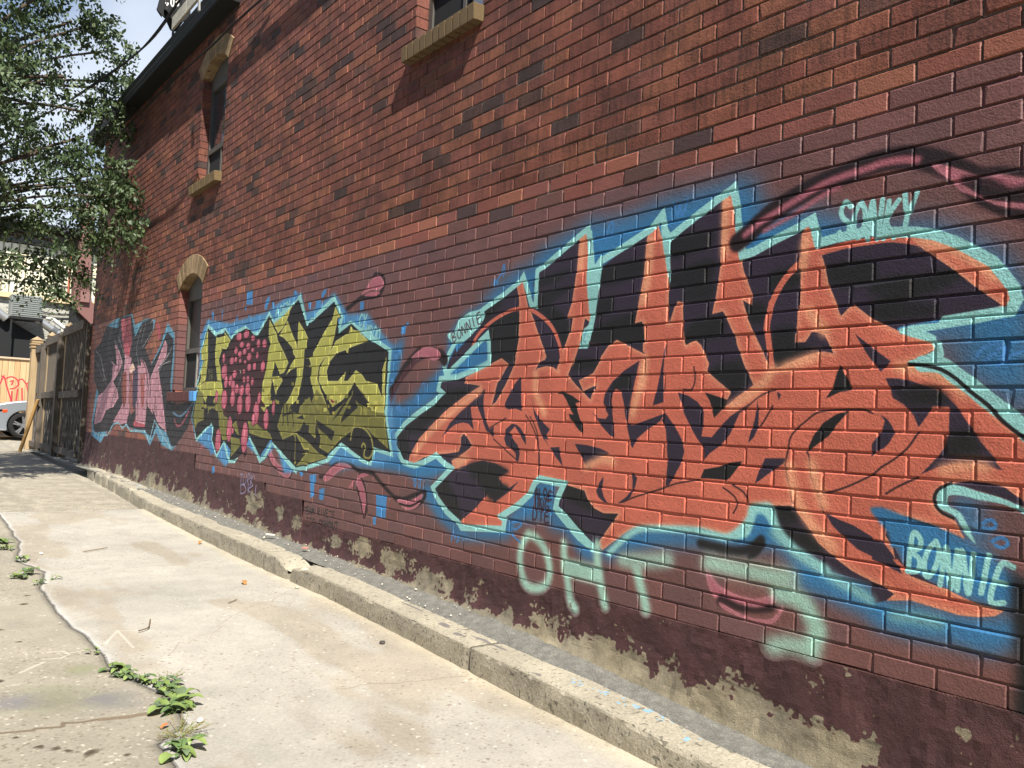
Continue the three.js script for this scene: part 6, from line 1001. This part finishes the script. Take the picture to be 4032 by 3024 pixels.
// ---------- tree ----------
{
  const t = thing('elm_tree', 'leafy green tree overhanging the left end of the brick wall', 'tree', [0, 0, 0]), bark = new THREE.MeshStandardMaterial({ map: woodTex([0.4, 0.34, 0.27], [0.2, 0.17, 0.14], 900), roughness: 0.95 });
  const B = [[-13.7, 6.67, 1.58, .8], [-13.8, 7.15, 1.0, .6], [-13.6, 7.2, .62, .34], [-13.95, 7.0, .3, .3], [-13.37, 6.14, 1.11, .7], [-13.72, 5.75, 1.52, .75], [-14.12, 6.37, .55, .55], [-14.1, 6.55, .25, .4], [-13.05, 4.87, 1.4, .7], [-13.9, 5.5, .7, .6], [-14.1, 5.95, .35, .5], [-13.17, 4.2, 1.49, .6], [-13.6, 4.65, .95, .55], [-14.2, 5.0, .5, .5], [-14.0, 4.95, .22, .34], [-13.3, 4.55, .3, .3], [-13.0, 4.38, .2, .2], [-13.22, 3.7, 1.51, .42], [-13.48, 3.75, 1.03, .4], [-14.1, 3.95, .6, .34], [-13.6, 4.35, .35, .32], [-13.64, 3.35, 1.21, .3], [-13.9, 3.45, .8, .28], [-14.2, 3.7, .5, .22], [-13.51, 3.08, 1.02, .12], [-13.34, 6.96, 1.96, .7], [-13.35, 7.4, 1.3, .7], [-14.3, 4.5, .5, .45], [-12.6, 6.6, 2.6, .9], [-12.4, 5.4, 2.5, .9], [-12.6, 4.3, 2.3, .7], [-13.2, 7.9, 2.0, .9], [-14.6, 6.6, 1.8, .9], [-14.8, 5.4, 1.6, .8], [-11.9, 6.2, 3.6, 1.1], [-12.8, 7.6, 3.2, 1.1], [-14.4, 7.4, 2.8, 1.1], [-12.9, 3.2, 1.9, .3], [-12.85, 4.05, .35, .22], [-12.75, 3.82, .3, .16], [-13.05, 3.9, .45, .22], [-14.0, 6.2, .14, .26], [-13.8, 5.7, .16, .24], [-13.7, 4.8, .3, .3]];
  const base = [-12.6, 0.1, 3.4], fork = [-12.8, 3.0, 3.1], br = [new THREE.TubeGeometry(new THREE.CatmullRomCurve3([base, [-12.65, 1.5, 3.3], fork, [-12.9, 4.8, 2.9], [-13.1, 7.4, 2.6]].map((p) => new THREE.Vector3(...p))), 24, 0.16, 9)];
  for (const [x, y, z, r] of B) if (r > 0.28) { const s = y > 5.5 ? [-12.9, 4.6, 2.9] : fork; br.push(tube([s, [mix(s[0], x, 0.5), mix(s[1], y, 0.5) + 0.35, mix(s[2], z, 0.5)], [x, y, z]], 0.012 + 0.018 * r, 14, 5)); }
  part('trunk', br[0], bark, t); part('branch', mergeGeometries(br.slice(1)), bark, t);
  const leaf = new THREE.BufferGeometry(); leaf.setAttribute('position', new THREE.Float32BufferAttribute([0, 0, 0, 0.019, 0.006, 0.018, 0.016, 0.005, 0.042, 0, -0.004, 0.064, -0.016, 0.005, 0.042, -0.019, 0.006, 0.018], 3)); leaf.setIndex([0, 1, 3, 1, 2, 3, 0, 3, 5, 5, 3, 4]); leaf.computeVertexNormals();
  const lm = new THREE.MeshPhysicalMaterial({ color: 0xffffff, roughness: 0.55, transmission: 0.2, thickness: 0, side: THREE.DoubleSide });
  const r = rng(4242), mats = [], cols = [], m4 = new THREE.Matrix4(), q = new THREE.Quaternion(), q2 = new THREE.Quaternion(), v = new THREE.Vector3();
  for (const [bx, by, bz, br2] of B) {
    const twigs = Math.round(14 + 100 * br2 * br2), clumps = Array.from({ length: 3 + Math.round(9 * br2) }, () => { const a = r() * 6.283, e = Math.acos(2 * r() - 1), q3 = 0.35 + 0.55 * r(); return [q3 * Math.sin(e) * Math.cos(a), q3 * Math.cos(e), q3 * Math.sin(e) * Math.sin(a)]; });
    for (let i = 0; i < twigs; i++) {
      let dx, dy, dz; do { dx = r() * 2 - 1; dy = r() * 2 - 1; dz = r() * 2 - 1; } while (dx * dx + dy * dy + dz * dz > 1); { const cl = clumps[i % clumps.length]; dx = cl[0] + dx * 0.36; dy = cl[1] + dy * 0.26; dz = cl[2] + dz * 0.36; }
      const P = new THREE.Vector3(bx + dx * br2, by + dy * br2 * 0.85, Math.max(0.07, bz + dz * br2)), dir = new THREE.Vector3(dx + 0.5 * (r() - 0.5), dy * 0.5 - 0.15 + 0.7 * (r() - 0.5), dz + 0.5 * (r() - 0.5)).normalize(), side = new THREE.Vector3(r() - 0.5, 0.25 * (r() - 0.5), r() - 0.5).cross(dir).normalize(), nl = 9 + Math.floor(r() * 7), tone = r();
      for (let k = 0; k < nl; k++) {
        const sgn = k % 2 ? 1 : -1, s = (1.0 + 0.6 * r()) * (1 - 0.3 * k / nl); v.copy(P).addScaledVector(dir, k * 0.032); v.y -= 0.0008 * k * k; if (v.z < 0.05) continue;
        const out = dir.clone().multiplyScalar(0.55).addScaledVector(side, sgn).add(new THREE.Vector3((r() - 0.5) * 0.4, -0.25 + (r() - 0.5) * 0.5, (r() - 0.5) * 0.4)).normalize();
        q.setFromUnitVectors(new THREE.Vector3(0, 0, 1), out); q2.setFromAxisAngle(out, (r() - 0.5) * 2.2); mats.push(m4.compose(v, q2.multiply(q), new THREE.Vector3(s, s, s)).clone()); const g = 0.75 + 0.5 * r(); cols.push(new THREE.Color().setRGB(mix(0.04, 0.075, tone) * g, mix(0.075, 0.11, tone) * g, mix(0.025, 0.034, tone) * g));
      }
    }
  }
  const im = new THREE.InstancedMesh(leaf, lm, mats.length); mats.forEach((m, i) => { im.setMatrixAt(i, m); im.setColorAt(i, cols[i]); }); im.name = 'crown'; shade(im); t.add(im);
}
// ---------- weeds in the joint ----------
const leafMats = [[0.17, 0.24, 0.06], [0.11, 0.18, 0.055], [0.22, 0.3, 0.08], [0.12, 0.17, 0.085]].map((c) => new THREE.MeshPhysicalMaterial({ color: new THREE.Color().setRGB(...c), roughness: 0.55, transmission: 0.15, thickness: 0, side: THREE.DoubleSide }));
const dryMat = mat(0x8a7d52, 0.9, { side: THREE.DoubleSide });
function broadLeaf(len, wid, curl, ruffle) {
  const g = new THREE.PlaneGeometry(1, 1, 4, 8), p = g.attributes.position;
  for (let i = 0; i < p.count; i++) { const s = p.getX(i), t = p.getY(i) + 0.5, w = t < 0.18 ? 0.1 : Math.pow(Math.sin(Math.PI * Math.pow((t - 0.18) / 0.82, 1.0) * 0.95 + 0.1), 0.6); p.setXYZ(i, s * wid * w, curl * len * (t * 1.1 - 1.3 * t * t) + 0.12 * wid * Math.abs(s) * 2 * w + ruffle * Math.sin(t * 14 + s * 6) * Math.abs(s), t * len); }
  g.computeVertexNormals(); return g;
}
const leafShapes = [[1, 0.55, 0.75, 0.05], [1, 0.42, 0.95, 0.03], [1, 0.68, 0.55, 0.06], [1, 0.16, 0.5, 0.02]].map((a) => broadLeaf(...a));
function weed(label, x, z, n, size, seed, dry, group, long) {
  const r = rng(seed), t = thing('weed_plant', label, 'weed', [x, roadV(x) - 0.004, z], 0, group);
  n = Math.round(n * 1.7); size *= 0.58; for (let i = 0; i < n; i++) { const a = i * 2.4 + r(), s = size * (0.5 + 0.7 * r()), m = part('leaf', leafShapes[long ? 3 : Math.floor(r() * 3)], dry ? dryMat : leafMats[Math.floor(r() * 4)], t); m.rotation.set(-0.05 - 0.5 * r() * (i < 3 ? 2 : 1), a, 0, 'YXZ'); m.position.set((r() - 0.5) * size * 1.1, 0.004 + 0.025 * r(), (r() - 0.5) * size * 1.1); m.scale.set(s, s, s); }
  if (!dry) part('stem', mergeGeometries([0, 1, 2].map(() => { const a = r() * 6; return bar([0, 0, 0], [0.03 * Math.cos(a), size * (0.5 + 0.5 * r()), 0.03 * Math.sin(a)], 0.0016, 4); })), leafMats[1], t);
  return t;
}
function wisp(label, x, z, seed, size, n) {      // dry fine stemmed weed
  const r = rng(seed), t = thing('weed_plant', label, 'weed', [x, roadV(x), z]), st = [], lf = [];
  for (let i = 0; i < n; i++) { const a = r() * 6.28, l = size * (0.5 + 0.6 * r()), e = [l * Math.cos(a), l * (0.2 + 0.5 * r()), l * Math.sin(a)]; st.push(bar([0.1 * e[0], 0, 0.1 * e[2]], e, 0.0013, 4)); for (let k = 2; k < 9; k++) { const u = k / 8.5, g = leafShapes[3].clone().scale(0.02, 0.02, 0.024); g.rotateX(-0.6 * r()); g.rotateY(r() * 6.28); lf.push(g.translate(e[0] * u, e[1] * u, e[2] * u)); } }
  part('stem', mergeGeometries(st), dryMat, t); const l = part('leaf', mergeGeometries(lf), mat(0x6f7a45, 0.8, { side: THREE.DoubleSide }), t); l.userData.kind = 'stuff'; return t;
}
weed('bright green weed clump in the concrete joint at the far left edge', -8.55, 2.06, 16, 0.14, 1); weed('low green weed just right of the clump at the left edge', -8.2, 2.05, 10, 0.11, 2);
weed('small dull green weed in the joint, third from the left edge', -7.66, 2.0, 9, 0.1, 3); weed('small grey green weed where the joint bends', -7.1, 2.03, 9, 0.12, 4); weed('flat leafed weed at the end of the bend in the joint', -6.98, 2.1, 9, 0.12, 6); weed('tiny two leafed weed in the middle of the joint', -6.72, 2.02, 5, 0.08, 7); weed('sprig of weed standing alone on the newer concrete', -6.85, 1.9, 5, 0.06, 8);
weed('tiny sprout by the faded white spray marks', -4.84, 2.04, 4, 0.06, 9); weed('rosette of grey green leaves, uppermost of the near weed patch', -4.52, 2.0, 10, 0.1, 10); weed('dark leafed weed in the near patch beside the damp stain', -4.4, 1.99, 9, 0.09, 11);
weed('bright green plantain weed with an upright flower spike', -4.29, 1.93, 12, 0.1, 12); weed('tall leafed weed at the top of the near weed patch', -4.2, 1.87, 9, 0.11, 13); weed('light green weed in the middle of the near weed patch', -4.08, 1.86, 12, 0.1, 14); weed('large leafed weed with broad dark leaves at the right of the near patch', -3.92, 1.88, 12, 0.14, 15); weed('broad flat leafed weed at the lower end of the near patch', -3.84, 1.92, 9, 0.13, 16);
wisp('dry wispy weed with thin stems below the broad leafed patch', -3.6, 1.96, 17, 0.12, 22); wisp('thin straggly weed standing right of the near weed patch', -4.28, 1.82, 18, 0.08, 8); weed('leafy green weed nearest the bottom of the picture', -3.43, 2.01, 11, 0.13, 19);
// ---------- litter ----------
solo('bottle_cap', 'small round metal bottle cap lying on the concrete beside the kerb', 'bottle cap', new THREE.CylinderGeometry(0.016, 0.018, 0.009, 18).rotateX(0.06).translate(-4.36, roadV(-4.36) + 0.014, 0.58), mat(0x5c5650, 0.5, { metalness: 0.4 }));
const stone = (x, y, z, s, seed) => { const g = new THREE.IcosahedronGeometry(s, 2), p = g.attributes.position; for (let i = 0; i < p.count; i++) { const f = 0.8 + 0.4 * noise2(p.getX(i) / s * 1.3 + seed, p.getY(i) / s * 1.3 + p.getZ(i) / s, seed); p.setXYZ(i, p.getX(i) * f, p.getY(i) * f * 0.7, p.getZ(i) * f); } g.computeVertexNormals(); return g.translate(x, y, z); };
solo('pebble', 'smooth white pebble on the concrete right of the weed patch', 'pebble', stone(-3.69, roadV(-3.69) + 0.014, 1.85, 0.013, 3), mat(0xe4e0d4, 0.7)); solo('pebble', 'tiny white pebble out on the newer concrete near the left edge', 'pebble', stone(-7.91, roadV(-7.91) + 0.014, 1.83, 0.016, 4), mat(0xded9cc, 0.7));
const chunk = mat(0xcfc4ac, 0.95, { bumpMap: rep(concreteBump, 1, 1, 0), bumpScale: 0.004 });
solo('concrete_chunk', 'broken pale concrete lump wedged in the gap of the cracked kerb', 'rubble', stone(-6.12, roadV(-6.12) + 0.06, 0.33, 0.05, 7), chunk); solo('concrete_chunk', 'flat broken concrete flake on top of the kerb right of the gap', 'rubble', stone(-6.0, kerbV(-6.0) - 0.03, 0.34, 0.035, 8), chunk); solo('concrete_chunk', 'small concrete crumb on the ground under the broken kerb', 'rubble', stone(-5.86, roadV(-5.86) + 0.014, 0.46, 0.016, 9), chunk);
const brown = mat(0x9a6b36, 0.8, { side: THREE.DoubleSide });
const dead = (label, x, z, s, a, m = brown) => { const g = leafShapes[1].clone().scale(s, s * 0.6, s); g.rotateY(a); solo('dead_leaf', label, 'leaf', g.translate(x, roadV(x) + 0.016, z), m); };
dead('orange dead leaf at the foot of the near weed patch', -3.7, 1.97, 0.05, 0.4, mat(0xb8673a, 0.8, { side: THREE.DoubleSide })); dead('curled brown dead leaf by the kerb left of its broken gap', -6.21, 0.74, 0.09, 1.4); dead('small orange brown leaf close under the kerb face, farther up the alley', -8.07, 0.46, 0.08, 1.0);
solo('twig', 'short curved brown twig on the concrete in the middle of the alley', 'twig', tube([[-5.12, roadV(-5.12) + 0.018, 1.75], [-5.16, roadV(-5.15) + 0.02, 1.69], [-5.24, roadV(-5.25) + 0.022, 1.66], [-5.34, roadV(-5.33) + 0.018, 1.63]], 0.004, 16, 5), mat(0x6b5a42, 0.9)); solo('twig', 'straight thin twig farther up the alley near its middle', 'twig', bar([-7.86, roadV(-7.86) + 0.018, 1.52], [-8.0, roadV(-8) + 0.018, 1.3], 0.004, 5), mat(0x7a6a50, 0.9)); solo('twig', 'tiny twig lying nearer the kerb', 'twig', bar([-5.56, roadV(-5.56) + 0.016, 1.08], [-5.64, roadV(-5.64) + 0.016, 0.99], 0.003, 5), mat(0x6b5a42, 0.9));
solo('paint_flake', 'flat pink paint flake lying on the asphalt strip at the foot of the wall', 'paint flake', at(rbox(0.05, 0.006, 0.03, 0.002), -6.5, kerbV(-6.5) + 0.05, 0.12, 0.1, 0.4), mat(0xd07a66, 0.8));
{ const r = rng(61), g = []; for (let i = 0; i < 150; i++) { const x = -4.2 - 9 * Math.pow(r(), 1.2), q = r(), w = tarEdge(x), s = 0.003 + 0.006 * r() * r(); g.push(stone(x, mix(kerbV(x) + 0.012, contactV(x) + 0.01, Math.pow(q, 1.3)) + 0.008, mix(w, 0.02, q), s, i)); } const o = solo('gravel', 'pale grit and paint crumbs on the asphalt strip', 'gravel', mergeGeometries(g), mat(0xcfc8ba, 0.9)); o.userData.kind = 'stuff'; }
solo('white_chip', 'white chip of plaster lying on the strip beside the exposed block wall', 'chip', at(rbox(0.09, 0.012, 0.025, 0.004), -7.2, kerbV(-7.2) + 0.05, 0.14, 0, 0.5), mat(0xe2ded2, 0.8));

renderer.render(scene, camera);
